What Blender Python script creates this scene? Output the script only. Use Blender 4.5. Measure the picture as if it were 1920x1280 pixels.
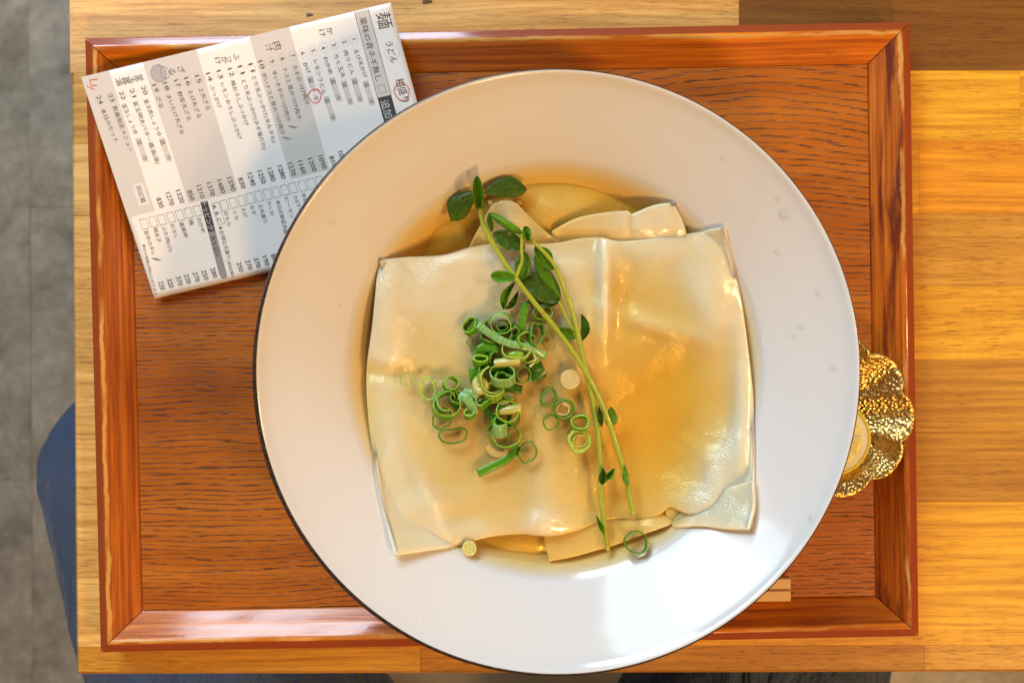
import bpy, bmesh, math, random
from mathutils import Vector, Matrix, noise as mnoise
random.seed(7)
S = bpy.context.scene
for o in list(bpy.data.objects):
    bpy.data.objects.remove(o)
COL = S.collection

# ------------------------------------------------------------------ camera
F = 1700.0                       # focal length in photo pixels (photo 1920 wide)
D = 0.44                         # height of the lens above the table top
TILT = math.radians(-0.7)
cd = bpy.data.cameras.new('camera'); cam = bpy.data.objects.new('camera', cd); COL.objects.link(cam)
cam.location = (0, 0, D); cam.rotation_euler = (TILT, 0, 0)
cd.sensor_width = 36; cd.lens = 36 * F / 1920; cd.clip_start = 0.01; cd.clip_end = 50
cd.dof.use_dof = True; cd.dof.focus_distance = 0.385; cd.dof.aperture_fstop = 13.0
S.camera = cam

# ------------------------------------------------------------------ light
w = bpy.data.worlds.new('World'); S.world = w; w.use_nodes = True
bg = w.node_tree.nodes['Background']
bg.inputs[0].default_value = (1.0, 0.84, 0.64, 1); bg.inputs[1].default_value = 0.08

def area_light(name, loc, target, sx, sy, power, color):
    l = bpy.data.lights.new(name, 'AREA'); l.shape = 'RECTANGLE'; l.size = sx; l.size_y = sy
    l.energy = power; l.color = color
    o = bpy.data.objects.new(name, l); COL.objects.link(o); o.location = loc
    d = Vector(target) - Vector(loc); o.rotation_euler = d.to_track_quat('-Z', 'Y').to_euler()
    return o
def lamp(name, loc, power, color, r=0.045):
    l = bpy.data.lights.new(name, 'POINT'); l.energy = power; l.color = color; l.shadow_soft_size = r
    o = bpy.data.objects.new(name, l); COL.objects.link(o); o.location = loc
    return o
# daylight from a window beyond the top left of the picture
area_light('window_light', (-0.52, 0.86, 0.86), (0, 0, 0.0), 0.85, 0.62, 10.0, (0.66, 0.85, 1.0))
area_light('window_light', (-1.20, 1.62, 1.56), (0, 0, 0.0), 0.62, 0.44, 15, (0.72, 0.87, 1.0))
area_light('window_light', (-0.60, 2.20, 0.84), (0, 0, 0.0), 0.90, 0.30, 22, (0.74, 0.86, 1.0))
# warm ceiling lamps of the restaurant
WARM = (1.0, 0.58, 0.23)
lamp('ceiling_lamp', (1.25, -0.95, 1.50), 62, WARM, .13)
lamp('ceiling_lamp', (0.38, -1.50, 1.50), 70, WARM, .13)
lamp('ceiling_lamp', (1.60, 0.10, 1.55), 47, WARM, .13)
lamp('ceiling_lamp', (-1.20, -0.80, 1.75), 5, WARM, .05)

S.view_settings.view_transform = 'Standard'; S.view_settings.look = 'None'
S.view_settings.exposure = 0.06; S.view_settings.gamma = 1.0
S.render.engine = 'CYCLES'
cy = S.cycles
cy.use_denoising = True; cy.denoiser = 'OPENIMAGEDENOISE'
cy.max_bounces = 10; cy.diffuse_bounces = 4; cy.glossy_bounces = 4; cy.transmission_bounces = 8
cy.transparent_max_bounces = 32; cy.volume_bounces = 0; cy.sample_clamp_indirect = 4.0
cy.caustics_reflective = False; cy.caustics_refractive = False

# ------------------------------------------------------------------ helpers
RC = Matrix.Rotation(TILT, 3, 'X')
def P(px, py, z):
    """world point at height z seen at photo pixel (px, py)"""
    d = RC @ Vector(((px - 960) / F, (640 - py) / F, -1.0))
    t = (z - D) / d.z
    return Vector((0, 0, D)) + d * t
def pxm(z): return (D - z) / F   # metres per photo pixel at height z

def props(o, label=None, cat=None, group=None, kind=None):
    if label: o['label'] = label
    if cat: o['category'] = cat
    if group: o['group'] = group
    if kind: o['kind'] = kind
    return o
def empty(name, loc, rotz=0, **k):
    o = bpy.data.objects.new(name, None); COL.objects.link(o)
    o.location = loc; o.rotation_euler = (0, 0, rotz); o.empty_display_size = 0.02
    return props(o, **k)
def mesh(name, verts, faces, mat, parent=None, smooth=True, uvs=None, world=True):
    """link a mesh; verts in world space unless world=False (then local to the parent)"""
    me = bpy.data.meshes.new(name)
    me.from_pydata([tuple(v) for v in verts], [], faces)
    if uvs is not None:
        ul = me.uv_layers.new(name='UVMap')
        for lp in me.loops: ul.data[lp.index].uv = uvs[lp.vertex_index]
    if mat: me.materials.append(mat)
    if smooth:
        me.polygons.foreach_set('use_smooth', [True] * len(me.polygons))
    o = bpy.data.objects.new(name, me); COL.objects.link(o)
    if parent is not None:
        o.parent = parent
        if world:
            pm = Matrix.LocRotScale(parent.location, parent.rotation_euler, None)
            if parent.parent: pm = Matrix.LocRotScale(parent.parent.location, parent.parent.rotation_euler, None) @ pm
            me.transform(pm.inverted())
    else:
        c = sum((Vector(v) for v in verts), Vector()) / len(verts)
        zmin = min(v[2] for v in verts); c.z = zmin
        me.transform(Matrix.Translation(-c)); o.location = c
    me.update()
    return o
def fix_normals(o):
    bm = bmesh.new(); bm.from_mesh(o.data); bmesh.ops.recalc_face_normals(bm, faces=bm.faces); bm.to_mesh(o.data); bm.free()
def solid(o, t, offset=-1, sub=0):
    m = o.modifiers.new('thickness', 'SOLIDIFY'); m.thickness = t; m.offset = offset; m.use_even_offset = False
    if sub:
        s = o.modifiers.new('smooth', 'SUBSURF'); s.levels = sub; s.render_levels = sub
    return o
def catmull(pts, n):
    pts = [Vector(p) for p in pts]
    if len(pts) == 2: return [pts[0].lerp(pts[1], i / n) for i in range(n + 1)]
    q = [pts[0] * 2 - pts[1]] + pts + [pts[-1] * 2 - pts[-2]]
    L = [0]
    for a, b in zip(pts, pts[1:]): L.append(L[-1] + (b - a).length)
    out = []
    for i in range(n + 1):
        s = L[-1] * i / n
        k = 0
        while k < len(pts) - 2 and L[k + 1] < s: k += 1
        t = (s - L[k]) / max(L[k + 1] - L[k], 1e-9)
        p0, p1, p2, p3 = q[k], q[k + 1], q[k + 2], q[k + 3]
        out.append(0.5 * ((2 * p1) + (p2 - p0) * t + (2 * p0 - 5 * p1 + 4 * p2 - p3) * t * t + (3 * p1 - p0 - 3 * p2 + p3) * t ** 3))
    return out
def lathe(profile, n, c, wob=None):
    """profile (r,z) list -> verts, faces round the axis through c (x,y)"""
    V, Fc = [], []
    for k in range(n):
        a = 2 * math.pi * k / n
        for r, z in profile: V.append((c[0] + r * math.cos(a), c[1] + r * math.sin(a), z))
    m = len(profile)
    for k in range(n):
        for j in range(m - 1):
            a, b = k * m + j, ((k + 1) % n) * m + j
            Fc.append((a, b, b + 1, a + 1))
    return V, Fc
def box_faces(o=0):
    return [(o, o+3, o+2, o+1), (o+4, o+5, o+6, o+7), (o, o+1, o+5, o+4), (o+1, o+2, o+6, o+5), (o+2, o+3, o+7, o+6), (o+3, o, o+4, o+7)]

# ------------------------------------------------------------------ materials
class NT:
    def __init__(self, name):
        self.m = bpy.data.materials.new(name); self.m.use_nodes = True
        self.t = self.m.node_tree; self.n = self.t.nodes; self.l = self.t.links
        self.b = self.n['Principled BSDF']; self.out = self.n['Material Output']
    def add(self, typ, ins=None, **kw):
        nd = self.n.new(typ)
        for k, v in kw.items(): setattr(nd, k, v)
        for k, v in (ins or {}).items():
            if isinstance(v, bpy.types.NodeSocket): self.l.new(v, nd.inputs[k])
            else: nd.inputs[k].default_value = v
        return nd
    def math(self, op, a, b=0.0, c=0.0, clamp=False):
        nd = self.add('ShaderNodeMath', {0: a, 1: b, 2: c}, operation=op); nd.use_clamp = clamp
        return nd.outputs[0]
    def mix(self, f, a, b, blend='MIX'):
        nd = self.n.new('ShaderNodeMix'); nd.data_type = 'RGBA'; nd.blend_type = blend
        for i, v in ((0, f), (6, a), (7, b)):
            if isinstance(v, bpy.types.NodeSocket): self.l.new(v, nd.inputs[i])
            else: nd.inputs[i].default_value = (*v, 1) if isinstance(v, tuple) and len(v) == 3 else v
        return nd.outputs[2]
    def coord(self, which='Object', scale=(1, 1, 1), loc=(0, 0, 0)):
        tc = self.add('ShaderNodeTexCoord'); mp = self.add('ShaderNodeMapping', {'Scale': scale, 'Location': loc})
        self.l.new(tc.outputs[which], mp.inputs[0]); return mp.outputs[0]
    def noise(self, vec, scale, detail=3, rough=0.5, dist=0.0):
        return self.add('ShaderNodeTexNoise', {'Vector': vec, 'Scale': scale, 'Detail': detail, 'Roughness': rough, 'Distortion': dist}).outputs[0]
    def ramp(self, f, stops):
        nd = self.n.new('ShaderNodeValToRGB'); r = nd.color_ramp
        while len(r.elements) < len(stops): r.elements.new(0.5)
        for e, (p, c) in zip(r.elements, stops):
            e.position = p; e.color = (*c, 1) if len(c) == 3 else c
        self.l.new(f, nd.inputs[0]); return nd.outputs[0]
    def rng(self, f, a, b, c=0.0, d=1.0):
        nd = self.add('ShaderNodeMapRange', {0: f, 1: a, 2: b, 3: c, 4: d}); return nd.outputs[0]
    def set(self, **kw):
        for k, v in kw.items():
            k = {'base': 'Base Color', 'rough': 'Roughness', 'sss': 'Subsurface Weight', 'rad': 'Subsurface Radius', 'sscale': 'Subsurface Scale',
                 'coat': 'Coat Weight', 'coatr': 'Coat Roughness', 'metal': 'Metallic', 'trans': 'Transmission Weight', 'ior': 'IOR', 'spec': 'Specular IOR Level', 'sheen': 'Sheen Weight', 'alpha': 'Alpha'}.get(k, k)
            if isinstance(v, bpy.types.NodeSocket): self.l.new(v, self.b.inputs[k])
            else: self.b.inputs[k].default_value = (*v, 1) if isinstance(v, tuple) and len(v) == 3 and k == 'Base Color' else v
        return self
    def bump(self, h, strength=0.2, dist=0.001, normal=None, coat=False):
        nd = self.add('ShaderNodeBump', {'Height': h, 'Strength': strength, 'Distance': dist})
        if normal is not None: self.l.new(normal, nd.inputs['Normal'])
        self.l.new(nd.outputs[0], self.b.inputs['Normal'])
        if coat: self.l.new(nd.outputs[0], self.b.inputs['Coat Normal'])
        return nd.outputs[0]

def mat_plain(name, c, rough=0.5, **k):
    n = NT(name); n.set(base=c, rough=rough, **k); return n.m

def mat_table():
    n = NT('table_wood')
    inf = n.add('ShaderNodeObjectInfo')
    co = n.coord('Object')
    off = n.add('ShaderNodeVectorMath', {0: inf.outputs['Random'], 1: (17.0, 9.0, 5.0)}, operation='MULTIPLY').outputs[0]
    v = n.add('ShaderNodeVectorMath', {0: co, 1: off}, operation='ADD').outputs[0]
    def st(sx, sy):
        return n.add('ShaderNodeVectorMath', {0: v, 1: (sx, sy, 1.0)}, operation='MULTIPLY').outputs[0]
    wav = n.noise(st(4, 18), 1.0, 2)
    v2 = n.add('ShaderNodeVectorMath', {0: st(12, 330), 1: n.add('ShaderNodeVectorMath', {0: wav, 1: (0.0, 4.0, 0.0)}, operation='MULTIPLY').outputs[0]}, operation='ADD').outputs[0]
    g1 = n.noise(v2, 1.0, 5, 0.62)                      # broad figure along the grain
    pores = n.noise(st(120, 1900), 1.0, 2, 0.6)          # short dark pores
    cloud = n.noise(st(10, 34), 1.0, 3)
    base = inf.outputs['Color']
    dark = n.mix(1.0, base, (0.66, 0.54, 0.38), 'MULTIPLY')
    lite = n.mix(1.0, base, (1.18, 1.16, 1.12), 'MULTIPLY')
    c = n.mix(n.rng(g1, 0.36, 0.66), dark, lite)
    c = n.mix(n.rng(cloud, 0.38, 0.72, 0.0, 0.75), c, n.mix(1.0, base, (0.78, 0.66, 0.50), 'MULTIPLY'))
    gate = n.rng(cloud, 0.38, 0.6)
    pores2 = n.noise(st(38, 1050), 1.0, 3, 0.65)
    pm = n.math('MULTIPLY', n.math('MAXIMUM', n.rng(pores, 0.55, 0.66), n.rng(pores2, 0.57, 0.70)), n.math('MULTIPLY_ADD', gate, 0.5, 0.2))
    c = n.mix(pm, c, n.mix(1.0, base, (0.30, 0.19, 0.11), 'MULTIPLY'))
    n.set(base=c, rough=n.rng(pores, 0.4, 0.7, 0.42, 0.55), coat=0.12, coatr=0.3)
    n.bump(n.math('ADD', n.math('MULTIPLY', pores, 0.5), n.math('MULTIPLY', g1, 0.5)), 0.12, 0.0006)
    return n.m

def mat_panel():
    """open grained brown tray base: rows of dark grain lines that bend into arches"""
    n = NT('tray_panel_wood')
    co = n.coord('Object')
    sep = n.add('ShaderNodeSeparateXYZ', {0: co}); X, Y = sep.outputs[0], sep.outputs[1]
    def st(sx, sy):
        return n.add('ShaderNodeVectorMath', {0: co, 1: (sx, sy, 1.0)}, operation='MULTIPLY').outputs[0]
    w1 = n.math('MULTIPLY', n.math('SUBTRACT', n.noise(st(5, 9), 1.0, 2), 0.5), 0.013)
    w2 = n.math('MULTIPLY', n.math('SUBTRACT', n.noise(st(22, 150), 1.0, 3), 0.5), 0.0056)
    # arch of the cathedral figure in the upper right
    ax = n.math('SUBTRACT', X, 0.118)
    ax2 = n.math('MULTIPLY', ax, ax)
    arch = n.math('DIVIDE', n.math('MULTIPLY', ax2, 2.6), n.math('MULTIPLY_ADD', ax2, 75.0, 1.0))
    fade = n.rng(Y, -0.02, 0.10)
    yy = n.math('ADD', Y, n.math('MULTIPLY', arch, fade))
    yy = n.math('ADD', n.math('ADD', yy, w1), w2)
    # ring spacing tightens toward the front
    ph = n.math('MULTIPLY_ADD', yy, 2250.0, n.math('MULTIPLY', n.math('MULTIPLY', yy, yy), -2400.0))
    s = n.math('SINE', ph)
    jag = n.noise(st(95, 1500), 1.0, 3, 0.65)
    line = n.rng(n.math('ADD', s, n.math('MULTIPLY', n.math('SUBTRACT', jag, 0.5), 4.6)), 0.45, 1.1)
    gate = n.noise(st(11, 140), 1.0, 4, 0.65)
    line = n.math('MULTIPLY', line, n.rng(gate, 0.30, 0.52, 0.35, 1.0))
    fine = n.noise(st(60, 2400), 1.0, 2, 0.6)
    cloud = n.noise(st(9, 26), 1.0, 3)
    band = n.noise(st(3, 75), 1.0, 3)
    c = n.mix(n.rng(cloud, 0.3, 0.7), (0.29, 0.064, 0.005), (0.49, 0.138, 0.010))
    c = n.mix(n.rng(band, 0.42, 0.7, 0.0, 0.75), c, (0.54, 0.175, 0.020))
    c = n.mix(n.rng(fine, 0.5, 0.75, 0.0, 0.55), c, (0.20, 0.045, 0.007))
    grain = n.mix(n.rng(cloud, 0.35, 0.65), (0.046, 0.019, 0.008), (0.075, 0.032, 0.013))
    c = n.mix(n.math('MULTIPLY', line, 0.88), c, grain)
    n.set(base=c, rough=n.rng(line, 0.0, 1.0, 0.28, 0.6), coat=n.rng(line, 0.0, 0.6, 0.28, 0.04), coatr=0.18, spec=n.rng(line, 0.0, 1.0, 0.5, 0.2))
    h = n.math('SUBTRACT', n.math('MULTIPLY', fine, 0.25), line)
    n.bump(h, 0.3, 0.0006, coat=True)
    return n.m

def mat_rail():
    """varnished rail: UV = metres along, metres across (outer edge = 0)"""
    n = NT('tray_rail_wood')
    inf = n.add('ShaderNodeObjectInfo')
    tc = n.add('ShaderNodeTexCoord'); sep = n.add('ShaderNodeSeparateXYZ', {0: tc.outputs['UV']})
    U, V = sep.outputs[0], sep.outputs[1]
    uv = tc.outputs['UV']
    off = n.add('ShaderNodeVectorMath', {0: inf.outputs['Random'], 1: (3.0, 1.7, 0.0)}, operation='MULTIPLY').outputs[0]
    v = n.add('ShaderNodeVectorMath', {0: uv, 1: off}, operation='ADD').outputs[0]
    def st(sx, sy):
        return n.add('ShaderNodeVectorMath', {0: v, 1: (sx, sy, 1.0)}, operation='MULTIPLY').outputs[0]
    g = n.noise(st(12, 620), 1.0, 4, 0.6, 0.3)
    fine = n.noise(st(70, 2600), 1.0, 2, 0.6)
    blot = n.noise(st(15, 230), 1.0, 5, 0.65, 0.5)
    base = inf.outputs['Color']
    c = n.mix(n.rng(g, 0.35, 0.68), n.mix(1.0, base, (0.55, 0.36, 0.30), 'MULTIPLY'), n.mix(1.0, base, (1.2, 1.2, 1.15), 'MULTIPLY'))
    # how blotchy the stain is comes from the object's colour alpha
    bl = n.math('MULTIPLY', n.rng(blot, 0.47, 0.60), inf.outputs['Alpha'])
    c = n.mix(bl, c, (0.135, 0.017, 0.005))
    c = n.mix(n.rng(fine, 0.55, 0.8, 0.0, 0.5), c, n.mix(1.0, base, (0.4, 0.28, 0.22), 'MULTIPLY'))
    # worn pale arris
    jag = n.math('MULTIPLY', n.math('SUBTRACT', n.noise(st(42, 30), 1.0, 4, 0.65), 0.5), 0.0052)
    vv = n.math('ADD', V, jag)
    worn = n.math('MULTIPLY', n.rng(vv, 0.0043, 0.0048), n.rng(vv, 0.0064, 0.0060))
    worn = n.math('MULTIPLY', worn, n.rng(n.noise(st(26, 5), 1.0, 3), 0.40, 0.54, 0.05, 0.85))
    c = n.mix(worn, c, n.mix(g, (0.62, 0.30, 0.055), (0.72, 0.42, 0.12)))
    outer = n.rng(V, 0.0043, 0.0039)
    oc = n.mix(g, (0.27, 0.048, 0.010), (0.36, 0.070, 0.014))
    c = n.mix(n.math('MULTIPLY', outer, n.rng(worn, 0.0, 1.0, 1.0, 0.2)), c, oc)
    n.set(base=c, rough=n.rng(fine, 0.35, 0.75, 0.36, 0.52), coat=0.65, coatr=n.rng(g, 0.35, 0.65, 0.07, 0.15), spec=0.2)
    n.bump(n.math('ADD', n.math('MULTIPLY', fine, 0.6), n.math('MULTIPLY', g, 0.5)), 0.2, 0.0006)
    return n.m

def mat_bowl():
    n = NT('white_glaze')
    co = n.coord('Object')
    sp = n.noise(co, 420, 2, 0.5)
    und = n.noise(co, 38, 2, 0.5)
    c = n.mix(n.rng(sp, 0.74, 0.78, 0.0, 0.35), (0.72, 0.71, 0.695), (0.36, 0.28, 0.20))
    n.set(base=c, rough=0.12, coat=0.2, coatr=0.04, sss=0.08, rad=(1.0, 0.9, 0.8), sscale=0.0015)
    n.bump(und, 0.10, 0.0012)
    return n.m

def mat_rim():
    n = NT('dark_rim_glaze')
    co = n.coord('Object'); s = n.noise(co, 900, 3, 0.6)
    c = n.mix(n.rng(s, 0.45, 0.62), (0.020, 0.013, 0.010), (0.09, 0.055, 0.034))
    n.set(base=c, rough=0.3, coat=0.3); return n.m

def clear_liquid(n, ripple=None):
    """thin clear liquid: Schlick reflection over a see-through surface (same from both sides)"""
    n.n.remove(n.b)
    lw = n.add('ShaderNodeLayerWeight', {'Blend': 0.5})
    gl = n.add('ShaderNodeBsdfGlossy', {'Roughness': 0.015}); tr = n.add('ShaderNodeBsdfTransparent')
    if ripple is not None:
        bp = n.add('ShaderNodeBump', {'Height': ripple, 'Strength': 0.12, 'Distance': 0.002})
        for q in (lw, gl): n.l.new(bp.outputs[0], q.inputs['Normal'])
    f = n.math('MULTIPLY_ADD', n.math('POWER', lw.outputs['Facing'], 5.0 if ripple is not None else 2.6), 0.97, 0.022, clamp=True)
    mx = n.add('ShaderNodeMixShader', {0: f})
    n.l.new(tr.outputs[0], mx.inputs[1]); n.l.new(gl.outputs[0], mx.inputs[2])
    n.l.new(mx.outputs[0], n.out.inputs['Surface'])
def mat_broth():
    n = NT('clear_dashi_broth')
    clear_liquid(n, n.noise(n.coord('Object'), 55, 2, 0.5))
    va = n.add('ShaderNodeVolumeAbsorption', {'Color': (0.982, 0.775, 0.05, 1), 'Density': 94.0})
    n.l.new(va.outputs[0], n.out.inputs['Volume'])
    return n.m

def mat_noodle():
    n = NT('wet_noodle')
    co = n.coord('Object')
    big = n.noise(co, 34, 3, 0.5); micro = n.noise(co, 1100, 2, 0.6); patch = n.noise(co, 70, 2, 0.5)
    c = n.mix(n.rng(big, 0.3, 0.7), (0.80, 0.635, 0.41), (0.87, 0.73, 0.51))
    n.set(base=c, rough=0.22, sss=1.0, rad=(1.0, 0.76, 0.46), sscale=0.0055, coat=0.8, coatr=0.06, ior=1.4)
    h = n.math('ADD', n.math('MULTIPLY', micro, n.rng(patch, 0.40, 0.64, 0.05, 1.6)), n.math('MULTIPLY', patch, 1.6))
    n.bump(h, 0.55, 0.0005, coat=True)
    return n.m

def mat_scallion(name, outer, edge, inner, trans=0.25, rough=0.28, stripes=0.9):
    """UV: x = metres round, y = 0 outside .. 0.5 cut edge .. 1 inside"""
    n = NT(name)
    tc = n.add('ShaderNodeTexCoord'); sep = n.add('ShaderNodeSeparateXYZ', {0: tc.outputs['UV']})
    inf = n.add('ShaderNodeObjectInfo')
    u = n.math('MULTIPLY_ADD', inf.outputs['Random'], 7.0, sep.outputs[0])
    cv = n.add('ShaderNodeCombineXYZ', {0: u}).outputs[0]
    stripe = n.noise(cv, 1150, 2, 0.7); wide = n.noise(cv, 380, 2, 0.5)
    c = n.ramp(sep.outputs[1], [(0.0, outer), (0.22, outer), (0.45, edge), (0.62, edge), (0.85, inner)])
    c = n.mix(n.rng(stripe, 0.40, 0.62, 0.0, stripes), c, n.mix(1.0, c, (1.9, 1.55, 2.0), 'MULTIPLY'))
    c = n.mix(n.rng(wide, 0.4, 0.7, 0.0, 0.35), c, n.mix(1.0, c, (0.6, 0.72, 0.5), 'MULTIPLY'))
    n.set(base=c, rough=rough, sss=trans, rad=(0.5, 1.0, 0.25), sscale=0.0012, coat=0.35, coatr=0.12, spec=0.35)
    n.bump(stripe, 0.3, 0.0002)
    return n.m

def mat_leaf(name, c1, c2):
    n = NT(name)
    tc = n.add('ShaderNodeTexCoord'); sep = n.add('ShaderNodeSeparateXYZ', {0: tc.outputs['UV']})
    U, V = sep.outputs[0], sep.outputs[1]              # U along 0..1, V across -1..1
    av = n.math('ABSOLUTE', V)
    co = n.coord('Object'); no = n.noise(co, 420, 4, 0.6)
    side = n.math('SINE', n.math('MULTIPLY_ADD', n.math('MULTIPLY_ADD', av, -0.55, U), 42.0, n.math('MULTIPLY', no, 5.0)))
    vein = n.math('MULTIPLY', n.rng(side, 0.86, 1.0), 0.5)
    mid = n.rng(av, 0.09, 0.02)
    c = n.mix(n.rng(no, 0.35, 0.66), c1, c2)
    c = n.mix(n.math('MAXIMUM', n.math('MULTIPLY', mid, 0.55), n.math('MULTIPLY', vein, 0.6)), c, n.mix(1.0, c2, (1.9, 1.5, 1.6), 'MULTIPLY'))
    n.set(base=c, rough=0.38, sss=0.25, rad=(0.5, 1.0, 0.15), sscale=0.0012, coat=0.1, coatr=0.15, spec=0.3)
    n.bump(n.math('SUBTRACT', no, n.math('MAXIMUM', mid, vein)), 0.8, 0.0005)
    return n.m

def mat_stem():
    n = NT('pea_shoot_stem')
    tc = n.add('ShaderNodeTexCoord'); sep = n.add('ShaderNodeSeparateXYZ', {0: tc.outputs['UV']})
    cv = n.add('ShaderNodeCombineXYZ', {0: n.math('MULTIPLY', sep.outputs[0], 9.0), 1: n.math('MULTIPLY', sep.outputs[1], 30.0)}).outputs[0]
    s = n.noise(cv, 2.2, 3, 0.6)
    c = n.mix(n.rng(s, 0.35, 0.65), (0.30, 0.36, 0.020), (0.47, 0.50, 0.055))
    n.set(base=c, rough=0.25, sss=0.4, rad=(0.9, 1.0, 0.2), sscale=0.0015, coat=0.5, coatr=0.1)
    n.bump(s, 0.2, 0.0002); return n.m

def mat_gold():
    n = NT('hammered_gold')
    co = n.coord('Object')
    vo = n.add('ShaderNodeTexVoronoi', {'Vector': co, 'Scale': 620.0, 'Randomness': 1.0}, feature='F1').outputs['Distance']
    no = n.noise(co, 300, 4, 0.6)
    c = n.mix(n.rng(no, 0.35, 0.65), (0.72, 0.46, 0.12), (0.88, 0.66, 0.26))
    n.set(base=c, rough=0.33, metal=1.0)
    n.bump(n.math('ADD', vo, n.math('MULTIPLY', no, 0.5)), 0.5, 0.0012)
    return n.m

def mat_paper():
    n = NT('slip_paper')
    co = n.coord('Object'); no = n.noise(co, 900, 3, 0.6); st = n.noise(co, 60, 2)
    c = n.mix(n.rng(no, 0.3, 0.7), (0.875, 0.825, 0.765), (0.915, 0.87, 0.815))
    n.set(base=c, rough=0.75, spec=0.25); n.bump(no, 0.05, 0.0002); return n.m

def mat_floor():
    n = NT('floor_tile_stone')
    inf = n.add('ShaderNodeObjectInfo')
    co = n.coord('Object')
    off = n.add('ShaderNodeVectorMath', {0: inf.outputs['Random'], 1: (13.0, 7.0, 0.0)}, operation='MULTIPLY').outputs[0]
    v = n.add('ShaderNodeVectorMath', {0: co, 1: off}, operation='ADD').outputs[0]
    a = n.noise(v, 11, 6, 0.72, 0.4); b = n.noise(v, 70, 4, 0.65)
    c = n.mix(n.rng(a, 0.32, 0.68), (0.21, 0.178, 0.132), (0.48, 0.42, 0.335))
    c = n.mix(n.rng(b, 0.3, 0.7, 0.0, 0.4), c, (0.14, 0.12, 0.09))
    n.set(base=c, rough=n.rng(a, 0.3, 0.7, 0.22, 0.42)); n.bump(a, 0.2, 0.002); return n.m

def mat_cloth():
    n = NT('blue_trouser_cloth')
    co = n.coord('Object')
    a = n.noise(co, 16, 3); f = n.noise(co, 900, 2)
    c = n.mix(n.rng(a, 0.3, 0.7), (0.028, 0.045, 0.092), (0.044, 0.068, 0.128))
    c = n.mix(n.rng(f, 0.4, 0.65, 0.0, 0.4), c, (0.03, 0.045, 0.10))
    wr = n.noise(n.coord('Object', (34, 9, 20)), 1.0, 4, 0.6, 0.8)
    b1 = n.add('ShaderNodeBump', {'Height': wr, 'Strength': 1.0, 'Distance': 0.02}).outputs[0]
    n.set(base=c, rough=0.85, sheen=0.08); n.bump(f, 0.25, 0.0006, normal=b1); return n.m

M_TABLE, M_PANEL, M_RAIL, M_BOWL, M_RIM = mat_table(), mat_panel(), mat_rail(), mat_bowl(), mat_rim()
M_BROTH, M_NOODLE, M_STEM, M_GOLD, M_PAPER = mat_broth(), mat_noodle(), mat_stem(), mat_gold(), mat_paper()
M_FLOOR, M_CLOTH = mat_floor(), mat_cloth()
SC = {
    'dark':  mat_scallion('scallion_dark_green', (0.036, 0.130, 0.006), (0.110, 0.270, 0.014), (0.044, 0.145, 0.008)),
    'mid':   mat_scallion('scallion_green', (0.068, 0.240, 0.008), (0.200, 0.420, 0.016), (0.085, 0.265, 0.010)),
    'blue':  mat_scallion('scallion_waxy_green', (0.170, 0.350, 0.100), (0.220, 0.450, 0.040), (0.050, 0.185, 0.014), rough=0.4),
    'loose': mat_scallion('scallion_fresh_green', (0.034, 0.150, 0.004), (0.062, 0.220, 0.008), (0.040, 0.165, 0.005), trans=0.1),
    'light': mat_scallion('scallion_yellow_green', (0.190, 0.350, 0.025), (0.340, 0.470, 0.060), (0.260, 0.400, 0.040)),
    'pale':  mat_scallion('scallion_pale', (0.540, 0.520, 0.150), (0.640, 0.610, 0.230), (0.560, 0.530, 0.170), trans=0.6, stripes=0.15),
    'clear': mat_scallion('scallion_translucent', (0.560, 0.430, 0.150), (0.620, 0.500, 0.210), (0.560, 0.430, 0.150), trans=0.6, stripes=0.15),
}
LF = {
    'dark': mat_leaf('leaf_dark_green', (0.030, 0.072, 0.002), (0.062, 0.125, 0.004)),
    'mid': mat_leaf('leaf_mid_green', (0.056, 0.150, 0.003), (0.105, 0.230, 0.006)),
    'light': mat_leaf('leaf_bright_green', (0.075, 0.240, 0.008), (0.135, 0.320, 0.014)),
}

# ------------------------------------------------------------------ floor under the table
ZF = -0.72
fl = empty('floor', (0, 0, ZF), kind='structure')
g = 512 * pxm(ZF)
o0 = P(55, 388, ZF)
tile_me = None
for i in range(-4, 6):
    for j in range(-4, 4):
        x, y = o0.x + i * g, o0.y + j * g
        h = g / 2 - 0.0001; b = 0.0003; zt = 0.0
        if tile_me is None:
            V = [(-h, -h, -.012), (h, -h, -.012), (h, h, -.012), (-h, h, -.012),
                 (-h, -h, -b), (h, -h, -b), (h, h, -b), (-h, h, -b),
                 (-h + b, -h + b, 0), (h - b, -h + b, 0), (h - b, h - b, 0), (-h + b, h - b, 0)]
            Fc = [(0, 3, 2, 1)] + [(k, (k + 1) % 4, 4 + (k + 1) % 4, 4 + k) for k in range(4)] + [(4 + k, 4 + (k + 1) % 4, 8 + (k + 1) % 4, 8 + k) for k in range(4)] + [(8, 9, 10, 11)]
            t = mesh('tile', V, Fc, M_FLOOR, parent=fl, smooth=False, world=False); tile_me = t.data
        else:
            t = bpy.data.objects.new('tile', tile_me); COL.objects.link(t); t.parent = fl
        t.location = (x + g / 2, y + g / 2, -0.001 + random.uniform(-.0006, .0006))
G = 3.2
mesh('grout', [(-G, -G, -.0026), (G, -G, -.0026), (G, G, -.0026), (-G, G, -.0026)], [(0, 1, 2, 3)], mat_plain('grout_grey', (0.30, 0.26, 0.20), 0.9), parent=fl, smooth=False, world=False)

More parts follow.
